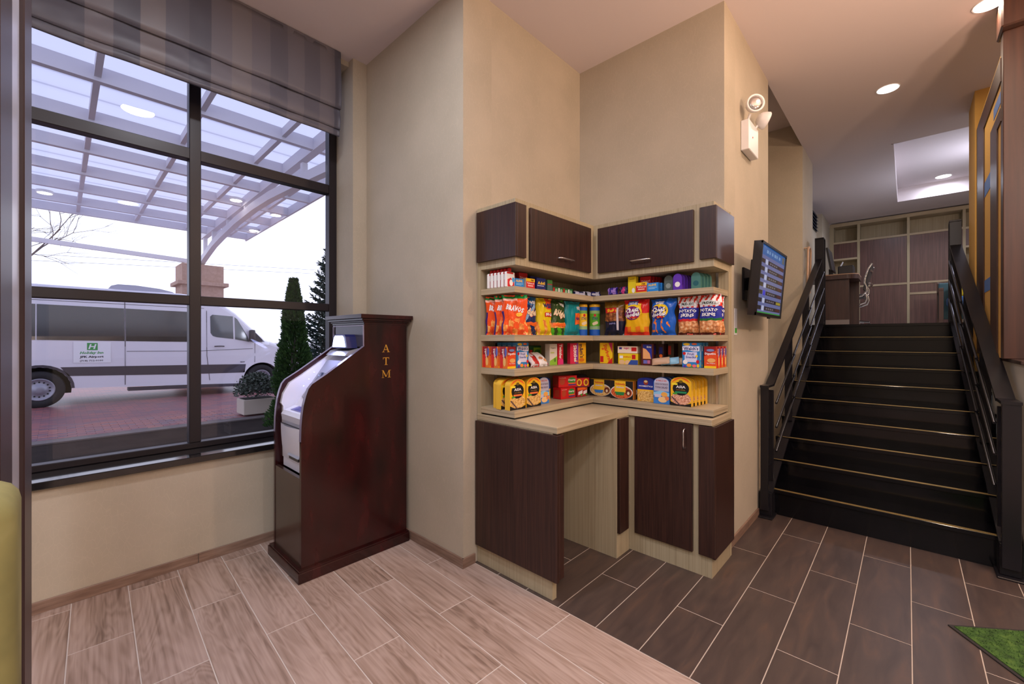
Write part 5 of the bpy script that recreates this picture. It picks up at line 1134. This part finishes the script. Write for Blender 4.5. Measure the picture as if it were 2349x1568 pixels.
wp = carton('fruit_snack_box', 0.108, 0.042, 0.160, C(70, 170, 226), w_front, w_side)
put(wp, -1.800, 2.030, S3, 88); tag(wp, 'blue and white fruit snacks box, right of the biscuit boxes at the left corner', 'fruit snacks', 'fruit snack boxes')
for k in range(3):
    o = wp.copy(); COL.objects.link(o); put(o, -1.8445-0.0445*k, 2.030, S3, 88); o['label'] = ['blue fruit snacks box directly behind the front one at the left corner', 'blue fruit snacks box third in the left row', 'blue fruit snacks box fourth in the left row', 'blue fruit snacks box at the back of the left row'][k]
for k in range(3):
    o = wp.copy(); COL.objects.link(o); put(o, -1.014+0.004*k, 2.765+0.046*k, S3, 0); o['label'] = ['blue and white fruit snacks box near the right end, left of the red biscuit boxes', 'blue fruit snacks box just behind the right front one', 'blue fruit snacks box at the back of the right row'][k]
def pouch(name, w, h, th, colfn, texts, seed, loc, label, cat, grp=None):
    o = bag(name, w, h, th, colfn, texts, seed, lean_=-0.9, crimp=.06); put(o, *loc); tag(o, label, cat, grp); return o
pouch('snack_pouch', 0.086, 0.088, 0.030, lambda u, v: C(222, 214, 220) if u < -.3 or v > .8 else (C(190, 44, 40) if v > .2 else C(220, 210, 214)), [('q', .28, .0, .5, 1, RED)], 41, (-1.79, 2.140, S3, 88), 'small red and white cracker pouch standing right of the blue fruit snacks box', 'snack pouch', 'snack pouches')
pouch('snack_pouch', 0.090, 0.090, 0.030, lambda u, v: C(236, 234, 236), [('e', -.1, .62, .2, .10, C(190, 130, 90)), ('e', .2, .45, .18, .12, C(206, 150, 100)), ('q', .3, .08, .48, .2, RED)], 42, (-1.80, 2.240, S3, 88), 'small white pouch of nuts, right of the red and white pouch', 'snack pouch', 'snack pouches')
o = carton('granola_bar_box', 0.13, 0.05, 0.135, C(24, 66, 30), [C(24, 76, 34), ('r', -.1, .5, .5, .9, C(120, 160, 30)), ('e', .2, .7, .24, .1, C(40, 110, 40)), ('r', -.42, .6, -.2, .78, RED), ('e', .35, .3, .2, .12, C(214, 120, 50)), ('e', .3, .08, .2, .10, C(190, 80, 40))], top=C(40, 90, 40)); put(o, -1.925, 2.300, S3, 86); tag(o, 'dark green granola bar box behind the white pouch of nuts', 'granola bars')
o = carton('granola_bar_box', 0.12, 0.05, 0.145, C(24, 60, 30), [C(20, 50, 26), ('r', -.42, .6, -.2, .78, RED)], top=C(30, 70, 34)); put(o, -1.935, 2.165, S3, 86); tag(o, 'almost black green box behind the red and white pouch', 'granola bars')
o = carton('fruit_bar_box', 0.078, 0.045, 0.148, C(220, 214, 200), [C(216, 210, 200), ('t', 'Organic', -.05, .80, .08, .7, C(60, 40, 30)), ('p', [(-.5, 0), (.5, 0), (.5, .42), (-.5, .2)], C(140, 190, 60)), ('e', .2, .24, .14, .10, C(90, 130, 40)), ('r', -.4, .55, .1, .62, C(190, 200, 120))]); put(o, -1.812, 2.368, S3, 86); tag(o, 'cream and pale green fruit bar box, left of the red candy box', 'fruit bars')
o = carton('candy_box', 0.060, 0.05, 0.150, RED, [C(190, 20, 44), ('t', 'Twizzlers', 0, .58, .030, .115, WHT, -90), ('p', [(-.5, 0), (.5, 0), (.5, .2), (.1, .3), (-.5, .22)], PNK)]); put(o, -1.812, 2.452, S3, 86); tag(o, 'narrow red liquorice box with sideways white lettering, left arm of the shelf', 'candy box', 'candy boxes')
o = carton('candy_box', 0.085, 0.03, 0.152, C(190, 30, 70), [C(214, 40, 80), ('p', [(.1, 0), (.5, 0), (.5, 1), (.3, 1)], C(130, 60, 150)), ('e', .1, .2, .12, .05, YEL), ('e', .3, .12, .12, .05, ORG), ('t', 'Skittles', .12, .5, .035, .125, WHT, -86)], [('r', -.5, 0, .5, 1, C(206, 40, 70))]); put(o, -1.790, 2.590, S3, 80); tag(o, 'magenta candy box with sideways white lettering, right of the dark gap', 'candy box', 'candy boxes')
o = carton('candy_box', 0.085, 0.03, 0.154, YEL, [C(236, 178, 20), ('t', "m&m's", 0, .60, .040, .105, C(70, 40, 60), -84), ('e', 0, .16, .3, .09, C(214, 120, 30))]); put(o, -1.800, 2.700, S3, 72); tag(o, 'yellow chocolate candy box with sideways brown lettering in the corner', 'candy box', 'candy boxes')
o = carton('candy_box', 0.100, 0.03, 0.154, YEL, [C(242, 198, 20), ('p', [(.2, 1), (.5, 1), (.5, .5)], C(190, 40, 90)), ('e', -.25, .7, .1, .05, ORG), ('r', -.46, .06, -.2, .35, RED), ('p', [(.1, 0), (.5, 0), (.5, .3)], RED), ('t', 'Starburst', .12, .52, .030, .13, C(226, 60, 30), -72)]); put(o, -1.650, 2.800, S3, 8); tag(o, 'yellow fruit chews box with sideways red lettering, right of the shelf corner', 'candy box', 'candy boxes')
o = carton('cracker_box', 0.085, 0.04, 0.155, C(110, 76, 26), [C(120, 84, 30), ('r', -.5, 0, .5, .14, C(150, 110, 40)), ('e', 0, .3, .2, .1, RED)]); put(o, -1.590, 2.935, S3, 0); tag(o, 'brown cracker box at the back, behind the yellow wafer packs', 'cracker box')
o = carton('wafer_pack', 0.150, 0.085, 0.078, C(236, 190, 20), [C(236, 204, 30), ('r', -.42, .55, -.25, .8, WHT), ('t', 'wafers', -.05, .70, .12, .4, RED), ('r', .2, .5, .38, .9, RED), ('e', -.3, .2, .14, .22, C(232, 190, 140)), ('e', -.02, .18, .14, .22, C(232, 190, 140)), ('p', [(.0, 0), (.5, 0), (.5, .42), (.15, .42)], C(50, 80, 160))]); put(o, -1.466, 2.790, S3, 4); tag(o, 'yellow snack pack at the bottom of the stack of two', 'snack pack', 'stacked snack packs')
o = carton('wafer_pack', 0.152, 0.085, 0.050, C(230, 200, 170), [C(240, 220, 196), ('r', -.42, .55, -.28, .85, C(70, 60, 150)), ('t', 'sugar', -.05, .66, .3, .26, PNK), ('r', .2, .3, .45, .85, RED)]); put(o, -1.470, 2.790, S3+0.080, 3); tag(o, 'cream and red snack pack on top of the yellow one', 'snack pack', 'stacked snack packs')
o = carton('cracker_box', 0.090, 0.045, 0.150, C(70, 26, 20), [C(84, 30, 24), ('r', -.34, .3, .36, .96, C(36, 50, 150)), ('p', [(-.34, .3), (.3, .3), (.2, .55), (-.1, .75), (-.34, .8)], C(232, 168, 110)), ('t', 'Ritz', .15, .85, .09, .35, WHT), ('r', -.3, .08, .0, .24, C(110, 110, 190)), ('r', .02, .08, .24, .24, C(190, 110, 150))], [('r', -.5, 0, .5, 1, C(60, 24, 22)), ('r', -.3, .5, .3, .9, NVY)]); put(o, -1.318, 2.785, S3, 3); tag(o, 'maroon and navy cracker box with crackers printed on it', 'cracker box')
o = carton('cracker_box', 0.040, 0.07, 0.148, C(50, 24, 24), [C(54, 26, 28), ('r', -.3, .55, .3, .85, NVY), ('e', 0, .45, .3, .08, ORG), ('t', 'Ritz', 0, .2, .014, .05, WHT, -90)]); put(o, -1.240, 2.830, S3, 0); tag(o, 'thin dark cracker box spine, right of the maroon cracker box', 'cracker box')
o = carton('cracker_box', 0.040, 0.07, 0.150, C(60, 30, 24), [C(70, 60, 40), ('r', -.5, .5, .0, .9, C(196, 50, 30))]); put(o, -1.190, 2.880, S3, 0); tag(o, 'thin dark box with a red patch at the back, behind the tilted bar packs', 'cracker box')
# tilted energy-bar packs lying in front of the gap
for k in range(3):
    g = MB(); w_, h_ = 0.115, 0.05; n = 10; vs = []
    for s_ in (1, -1):
        for i in range(n+1):
            for j in range(7):
                u = -1+2*i/n; v = -1+2*j/6; t = 0.010*max(0, 1-abs(u)**6)**.5*max(0, 1-v*v)**.5; vs.append((u*w_/2, -s_*t, v*h_/2+h_/2))
    A_ = (n+1)*7; fs = []
    for i in range(n):
        for j in range(6): a = i*7+j; fs.append((a, a+7, a+8, a+1)); fs.append((A_+a, A_+a+1, A_+a+8, A_+a+7))
    g.add(vs, fs, [C(196, 160, 130), C(150, 200, 226), C(206, 170, 140)][k], True)
    fn = lambda u, v, o: (u, -0.0105-o, v+h_/2)
    if k == 1: g.poly(rectpts(-.05, -.022, -.008, -.006), fn, RED); g.text('CLIF', fn, -.029, -.014, .011, WHT, .0005, w=.036)
    o = g.build('energy_bar', loc=(0, 0, 0)); put(o, -1.212+0.050*k, 2.765+0.032*k, S3, 8); o.rotation_euler = (R(-28), R(-8), R(10)); o.location.z = S3+0.013
    tag(o, ['tan energy bar pack leaning at the front left of the bar pile', 'pale blue energy bar pack in the middle of the leaning pile', 'tan energy bar pack at the right of the leaning pile'][k], 'energy bar', 'leaning energy bars')

# ---- bottom shelf: ready meals -------------------------------------
def asia(fm, band): return [C(240, 186, 30), ('p', [(-.46, .80), (0, .97), (.46, .80), (.3, .93), (0, 1.0), (-.3, .93)], ORG), ('e', 0, .25, .49, .22, fm), ('e', 0, .60, .40, .24, BLK), ('e', 0, .84, .10, .05, C(110, 90, 20)), ('t', 'ASIA', 0, .66, .09, .46, WHT), ('t', 'noodles', 0, .56, .05, .42, C(150, 110, 40)), ('r', -.28, .44, .28, .50, band), ('r', -.44, .72, -.16, .78, C(244, 226, 60)), ('p', [(-.5, 0), (.5, 0), (.5, .12), (.2, .05), (-.2, .05), (-.5, .14)], BLK), ('p', [(-.48, .30), (-.42, .32), (.02, .02), (-.06, .02)], C(90, 70, 74)), ('e', -.28, .42, .12, .03, GRN)]
ap = arched('noodle_meal_box', 0.132, 0.045, 0.188, C(240, 190, 60), asia(NOOD, C(236, 120, 60)), 0.20)
put(ap, -1.762, 1.940, S4, 86); tag(ap, 'yellow and black noodle meal box at the left corner, front one', 'noodle meal', 'yellow noodle meal boxes')
for (x, y, a, l) in [(-1.765, 2.098, 86, 'yellow and black noodle meal box, second along the left front, beside the blue tuna box'), (-1.828, 1.930, 86, 'yellow noodle meal box just behind the one at the left corner'), (-1.825, 2.095, 86, 'yellow noodle meal box behind the second front one'), (-1.878, 1.955, 86, 'yellow noodle meal box third back in the left row'), (-1.930, 2.095, 86, 'yellow noodle meal box in the back row by the left panel')]:
    o = ap.copy(); COL.objects.link(o); put(o, x, y, S4, a); o['label'] = l
ag = arched('noodle_meal_box', 0.132, 0.040, 0.188, C(240, 190, 60), asia(RICE, C(40, 140, 90)), 0.20)
put(ag, -1.078, 2.765, S4, 2); tag(ag, 'yellow and black meal box with a green band near the right end, front one', 'noodle meal', 'yellow noodle meal boxes')
for k in range(4):
    o = ag.copy(); COL.objects.link(o); put(o, -1.072+0.006*k, 2.815+0.047*k, S4, 1); o['label'] = 'yellow meal box, %s behind the green-banded one at the right' % ['directly', 'second', 'third', 'last'][k]
tuna = [C(60, 130, 210), ('e', 0, .80, .46, .19, C(196, 196, 220)), ('r', -.46, .48, .46, .80, C(180, 176, 196)), ('t', 'BUMBLE BEE', 0, .87, .06, .66, C(206, 110, 110)), ('t', 'LUNCH ON THE RUN', 0, .74, .06, .80, C(110, 96, 120)), ('t', 'TUNA SALAD', 0, .62, .08, .80, C(110, 96, 120)), ('p', [(-.5, .42), (0, .50), (.5, .42), (.5, .3), (-.5, .3)], C(140, 200, 236)), ('e', .18, .36, .2, .09, C(236, 170, 80)), ('e', .08, .16, .28, .11, C(240, 200, 140)), ('r', -.42, .24, -.02, .36, C(200, 196, 220)), ('e', .36, .22, .12, .08, C(226, 130, 80))]
tp_ = arched('tuna_kit_box', 0.110, 0.05, 0.178, C(40, 90, 180), tuna, 0.22); put(tp_, -1.790, 2.230, S4, 86); tag(tp_, 'blue and silver tuna salad kit, right of the noodle meals on the left arm', 'tuna kit', 'tuna kits')
o = tp_.copy(); COL.objects.link(o); put(o, -1.210, 2.770, S4, 0); o['label'] = 'blue and silver tuna salad kit on the right arm, left of the yellow meal boxes'
for k in range(2):
    o = tp_.copy(); COL.objects.link(o); put(o, -1.200+0.012*k, 2.825+0.055*k, S4, 0); o['label'] = ['tuna kit just behind the front one on the right arm', 'tuna kit at the back of the right arm row'][k]
hm = [C(30, 50, 150), ('r', -.5, 0, .5, .5, C(226, 170, 60)), ('e', 0, .22, .48, .24, NOOD), ('e', 0, .80, .14, .11, C(150, 60, 40)), ('e', 0, .84, .10, .05, C(230, 214, 160)), ('t', 'HOMESTYLE', 0, .64, .06, .80, WHT), ('r', -.5, .44, .5, .49, C(240, 190, 60))]
hp = arched('pasta_meal_box', 0.126, 0.05, 0.166, C(30, 50, 150), hm, 0.14); put(hp, -1.335, 2.800, S4, 0); tag(hp, 'navy blue pasta meal box, left of the tuna kit on the right arm', 'pasta meal', 'navy pasta meals')
o = hp.copy(); COL.objects.link(o); put(o, -1.865, 2.330, S4, 86); o['label'] = 'navy blue pasta meal box behind the tuna kit on the left arm'
rb = [C(206, 26, 30), ('e', -.30, .5, .14, .30, C(180, 70, 40)), ('r', .0, .12, .46, .88, C(206, 26, 30)), ('e', .22, .56, .22, .30, C(60, 140, 60)), ('t', 'Hearty', .22, .60, .22, .40, WHT), ('r', .02, .12, .44, .26, C(90, 50, 120)), ('r', .02, .26, .44, .36, ORG), ('t', 'beef & pasta', -.28, .82, .10, .34, C(240, 190, 180))]
rp = carton('microwave_meal_box', 0.165, 0.075, 0.082, C(206, 26, 30), rb, [('r', -.3, .2, .3, .8, C(190, 60, 40))]); put(rp, -1.815, 2.550, S4, 86); tag(rp, 'red microwave meal box, lower one of the stack of two', 'microwave meal', 'red microwave meals')
o = rp.copy(); COL.objects.link(o); put(o, -1.818, 2.548, S4+0.084, 72); o['label'] = 'red microwave meal box on top of the other red one'
rs = [C(190, 30, 34), ('e', -.22, .5, .18, .40, YEL), ('e', -.22, .5, .11, .26, C(150, 60, 40)), ('e', .26, .5, .18, .40, YEL), ('e', .26, .5, .11, .26, C(150, 60, 40)), ('r', -.5, .0, .5, .12, C(120, 40, 60))]
rn = [C(170, 30, 40), ('r', -.5, .72, .5, 1, ORG), ('p', [(-.42, .2), (.0, .35), (.0, .7), (-.42, .55)], WHT), ('p', [(.08, .2), (.46, .35), (.46, .7), (.08, .55)], WHT), ('e', -.1, .2, .1, .12, GRN), ('e', .4, .2, .1, .12, GRN)]
o = carton('raisin_box', 0.120, 0.06, 0.070, C(150, 26, 34), rn); put(o, -1.800, 2.712, S4, 86); tag(o, 'dark red snack box with white ribbons, lower one in the shelf corner', 'snack box', 'dark red snack boxes')
o = carton('raisin_box', 0.120, 0.06, 0.068, C(150, 26, 34), rs); put(o, -1.802, 2.713, S4+0.072, 62); tag(o, 'dark red snack box with yellow ovals, on top in the shelf corner', 'snack box', 'dark red snack boxes')
def vel(fm, band): return [BLK, ('e', 0, .38, .49, .37, C(230, 224, 220)), ('e', 0, .36, .46, .34, fm), ('r', -.30, .36, .18, .98, C(238, 190, 40)), ('t', 'Velveeta', -.06, .82, .13, .42, RED), ('t', 'Skillets', -.06, .64, .09, .34, C(206, 200, 226)), ('p', [(-.30, .38), (.14, .38), (.10, .2), (-.22, .2)], band), ('e', .30, .38, .12, .18, C(110, 44, 20)), ('e', .30, .34, .05, .09, CRM)]
vo = carton('cheese_pasta_box', 0.170, 0.055, 0.128, C(236, 140, 50), vel(NOOD, C(50, 120, 200)), None, top=YEL); put(vo, -1.712, 2.822, S4, 12); tag(vo, 'black and yellow cheese pasta box with a blue band, in the lowest shelf corner', 'cheese pasta', 'cheese pasta boxes')
v2 = carton('cheese_pasta_box', 0.178, 0.055, 0.132, C(236, 140, 50), vel(CHILI, C(40, 130, 70)), None, top=YEL); put(v2, -1.520, 2.795, S4, 4); tag(v2, 'red chili cheese pasta box with a green band, right of the blue-banded one', 'cheese pasta', 'cheese pasta boxes')
for k, (x, y) in enumerate([(-1.515, 2.855), (-1.512, 2.914)]):
    o = v2.copy(); COL.objects.link(o); put(o, x, y, S4, 3); o['label'] = ['cheese pasta box just behind the green-banded one', 'cheese pasta box at the back behind the green-banded one'][k]
b = MB(); b.lathe([(0.075, 0), (0.085, 0.05), (0.086, 0.11), (0.080, 0.125), (0.06, 0.15), (0.01, 0.156)], mat('clear_dark_dome', srgb(84, 74, 90), 0.15, spec=0.6), 24); o = b.build('domed_bowl', loc=(-1.90, 2.62, S4+.001)); o.location = (-1.925, 2.845, S4+0.001)
tag(o, 'dark bowl with a domed clear lid behind the red meal boxes', 'bowl')

# ---- top shelf: medicine and toiletries ----------------------------
b = MB(); b.cbox(-.035, .035, 0, .026, 0, .098, WHT, .006); b.poly(rectpts(-.033, .004, .033, .094), planeY(0, 0, 0), WHT, .0002)
draw(b, planeY(0, 0, 0), .07, .098, [('r', -.48, .86, .3, .97, RED), ('p', [(-.4, .05), (.46, .05), (.4, .4), (.0, .62), (-.4, .5)], C(206, 40, 50)), ('e', .05, .3, .22, .2, WHT), ('e', .3, .5, .14, .16, SKY)])
b.lathe([(.012, .098), (.013, .100), (.013, .118), (.010, .122)], RED, 14, Matrix.Translation((0, .013, 0))); bp = b.build('toothpaste_bottle', loc=(0, 0, 0))
tag(bp, 'white box with a red cap, front one at the left end of the top shelf', 'bottle', 'white boxes with red caps'); put(bp, -1.800, 1.918, S1, 88)
for k in range(5):
    o = bp.copy(); COL.objects.link(o); put(o, -1.800-0.031*(k+1), 1.918, S1, 88); o['label'] = 'white box with a red cap, %s behind the front one' % ['first', 'second', 'third', 'fourth', 'last'][k]
al = carton('medicine_box', 0.078, 0.035, 0.064, C(40, 130, 214), [C(40, 136, 220), ('t', 'ALEVE', -.05, .76, .24, .75, YEL), ('r', -.4, .46, .4, .52, C(150, 200, 240)), ('r', -.4, .34, .2, .40, C(150, 200, 240)), ('r', -.5, 0, .5, .08, YEL)])
put(al, -1.80, 2.000, S1, 86); tag(al, 'bright blue medicine box with yellow lettering, front left on the top shelf', 'medicine', 'blue medicine boxes')
for (x, y, a, l) in [(-1.838, 2.000, 86, 'blue medicine box just behind the front left one'), (-1.876, 2.000, 86, 'blue medicine box at the back of the left row'), (-1.270, 2.768, 0, 'blue medicine box with yellow lettering on the right arm, front one'), (-1.262, 2.808, 0, 'blue medicine box on the right arm, second one back'), (-1.254, 2.848, 0, 'blue medicine box on the right arm, third one back'), (-1.246, 2.888, 0, 'blue medicine box on the right arm, at the back')]:
    o = al.copy(); COL.objects.link(o); put(o, x, y, S1, a); o['label'] = l
ty = carton('medicine_box', 0.082, 0.032, 0.074, C(226, 220, 220), [C(206, 40, 40), ('r', -.5, .72, .5, 1, YEL), ('t', 'Tylenol', 0, .56, .18, .8, WHT), ('r', -.3, .3, .3, .42, C(240, 180, 170)), ('r', -.5, 0, .5, .12, YEL), ('t', 'PM', .2, .84, .16, .3, C(120, 30, 30))])
put(ty, -1.795, 2.100, S1, 86); tag(ty, 'red, yellow and white medicine box on the left arm, beside the navy one', 'medicine', 'red and yellow medicine boxes')
for (x, y, a, l) in [(-1.84, 2.088, 86, 'red and yellow medicine box behind the left front one'), (-1.357, 2.775, 0, 'red and yellow medicine box on the right arm, left of the blue ones')]:
    o = ty.copy(); COL.objects.link(o); put(o, x, y, S1, a); o['label'] = l
tr_ = carton('medicine_box', 0.080, 0.030, 0.122, C(196, 30, 34), [C(210, 34, 38), ('t', 'Tylenol', 0, .72, .12, .8, WHT), ('t', 'cold', 0, .58, .07, .4, C(240, 190, 180))])
put(tr_, -1.875, 2.120, S1, 86); tag(tr_, 'tall plain red medicine box behind the red and yellow one, left arm', 'medicine', 'tall red medicine boxes')
for k in range(4):
    o = tr_.copy(); COL.objects.link(o); put(o, -1.878-0.032*(k+1) if k < 3 else -1.355, [2.105, 2.09, 2.075, 2.835][k], S1, 86 if k < 3 else 0); o['label'] = ['tall red medicine box, second in the left row', 'tall red medicine box, third in the left row', 'tall red medicine box, last in the left row', 'tall red medicine box on the right arm, behind the red and yellow one'][k]
for k in range(3):
    o = tr_.copy(); COL.objects.link(o); put(o, -1.347+0.008*k, 2.868+0.033*k, S1, 0); o['label'] = 'tall red medicine box on the right arm, %s of the row behind' % ['first', 'second', 'last'][k]
ad = carton('medicine_box', 0.085, 0.035, 0.088, NVY, [C(34, 44, 110), ('t', 'Advil', 0, .62, .24, .82, YEL), ('r', -.45, .38, .3, .44, C(190, 190, 220)), ('r', .1, .04, .45, .16, RED)]); put(ad, -1.795, 2.212, S1, 86); tag(ad, 'navy medicine box with yellow lettering, right of the red and yellow one', 'medicine', 'navy medicine boxes')
o = ad.copy(); COL.objects.link(o); put(o, -1.845, 2.206, S1, 86); o['label'] = 'navy medicine box behind the other navy one'; o.scale = (1, 1, 1.18)
o = carton('medicine_box', 0.05, 0.04, 0.086, C(60, 96, 100), [C(74, 110, 104), ('r', -.5, .7, .5, 1, C(70, 130, 60)), ('r', -.5, .62, .5, .68, RED)]); put(o, -1.80, 2.312, S1, 86); tag(o, 'grey-green medicine box, right of the navy ones', 'medicine')
o = carton('medicine_box', 0.03, 0.04, 0.100, C(150, 150, 156), [C(160, 150, 150)]); put(o, -1.845, 2.272, S1, 86); tag(o, 'narrow grey box between the navy and grey-green boxes', 'medicine')
for k in range(4):
    o = carton('tissue_pack', 0.055, 0.03, 0.052, C(30, 100, 50), [C(30, 110, 56), ('r', -.4, .2, -.1, .9, RED if k % 2 == 0 else WHT), ('e', .15, .5, .2, .3, C(150, 200, 160))]); put(o, -1.835, 2.420+0.060*k, S1, 78); tag(o, 'small green packet, %s from the left in the dark part of the top shelf' % ['first', 'second', 'third', 'fourth'][k], 'packet', 'small green packets')
def flatpack(x, y, a, w_, c1, c2, l, seed, h=0.06):
    o = bag('tissue_pouch', w_, h, 0.04, lambda u, v: c1 if math.sin(u*5+seed) > -.2 else c2, [('q', -.1, .3, .3, .7, c2)], seed, lean_=-0.2); put(o, x, y, S1, a); tag(o, l, 'packet', 'small packets on the top shelf')
flatpack(-1.82, 2.70, 60, 0.11, C(30, 36, 90), C(200, 200, 224), 'navy and white packet at the left of the top shelf corner', 51, .042); flatpack(-1.76, 2.80, 35, 0.11, C(40, 40, 110), C(214, 214, 230), 'blue and white packet in the top shelf corner', 52, .042)
flatpack(-1.592, 2.800, 6, 0.080, C(50, 34, 130), C(150, 110, 190), 'purple and navy packet right of the top shelf corner', 53); flatpack(-1.505, 2.800, -4, 0.074, C(30, 34, 80), C(190, 50, 120), 'navy and pink packet, left of the yellow box', 54)
o = carton('medicine_box', 0.060, 0.04, 0.124, C(220, 196, 20), [C(230, 206, 30), ('r', -.3, .82, .3, .88, C(190, 164, 20)), ('e', .2, .2, .2, .14, WHT)]); put(o, -1.433, 2.785, S1, 0); tag(o, 'tall yellow medicine box, left of the red ones on the right arm', 'medicine')
def blister(name, c1, c2, label, x, y, a=0):
    b = MB(); w_, h_ = .058, .108; pts = [(-w_/2, 0), (w_/2, 0), (w_/2, h_*.7)]+[(w_/2*math.cos(R(q)), h_*.7+h_*.3*math.sin(R(q))) for q in range(15, 166, 15)]+[(-w_/2, h_*.7)]
    b.prism(pts, 'y', 0, .028, c1); b.poly(ellpts(0, .35, .30, .16, 16), lambda u, v, o: (u*w_, -o, v*h_), c2, .0004); b.poly(ellpts(0, .72, .34, .16, 16), lambda u, v, o: (u*w_, -o, v*h_), c1, .0004)
    o = b.build(name, loc=(0, 0, 0)); put(o, x, y, S1, a); tag(o, label, 'toiletry', 'toiletry packs'); return o
blister('deodorant', C(90, 100, 96), C(150, 160, 156), 'grey-green rounded pack, left of the purple packs', -1.175, 2.800)
p_ = blister('deodorant', C(96, 50, 176), WHT, 'purple rounded pack with a white disc, front one of the purple row', -1.100, 2.765)
for k in range(4):
    o = p_.copy(); COL.objects.link(o); put(o, -1.094+0.006*k, 2.800+0.034*k, S1, 0); o['label'] = 'purple rounded pack, %s behind the front one' % ['first', 'second', 'third', 'last'][k]
tb_ = blister('shave_pack', C(70, 120, 112), C(30, 90, 100), 'front teal rounded pack near the right end of the top shelf', -0.990, 2.785)
for k in range(3):
    o = tb_.copy(); COL.objects.link(o); put(o, -0.982+0.008*k, 2.822+0.036*k, S1, 0); o['label'] = 'teal rounded pack, %s behind the front one' % ['first', 'second', 'last'][k]
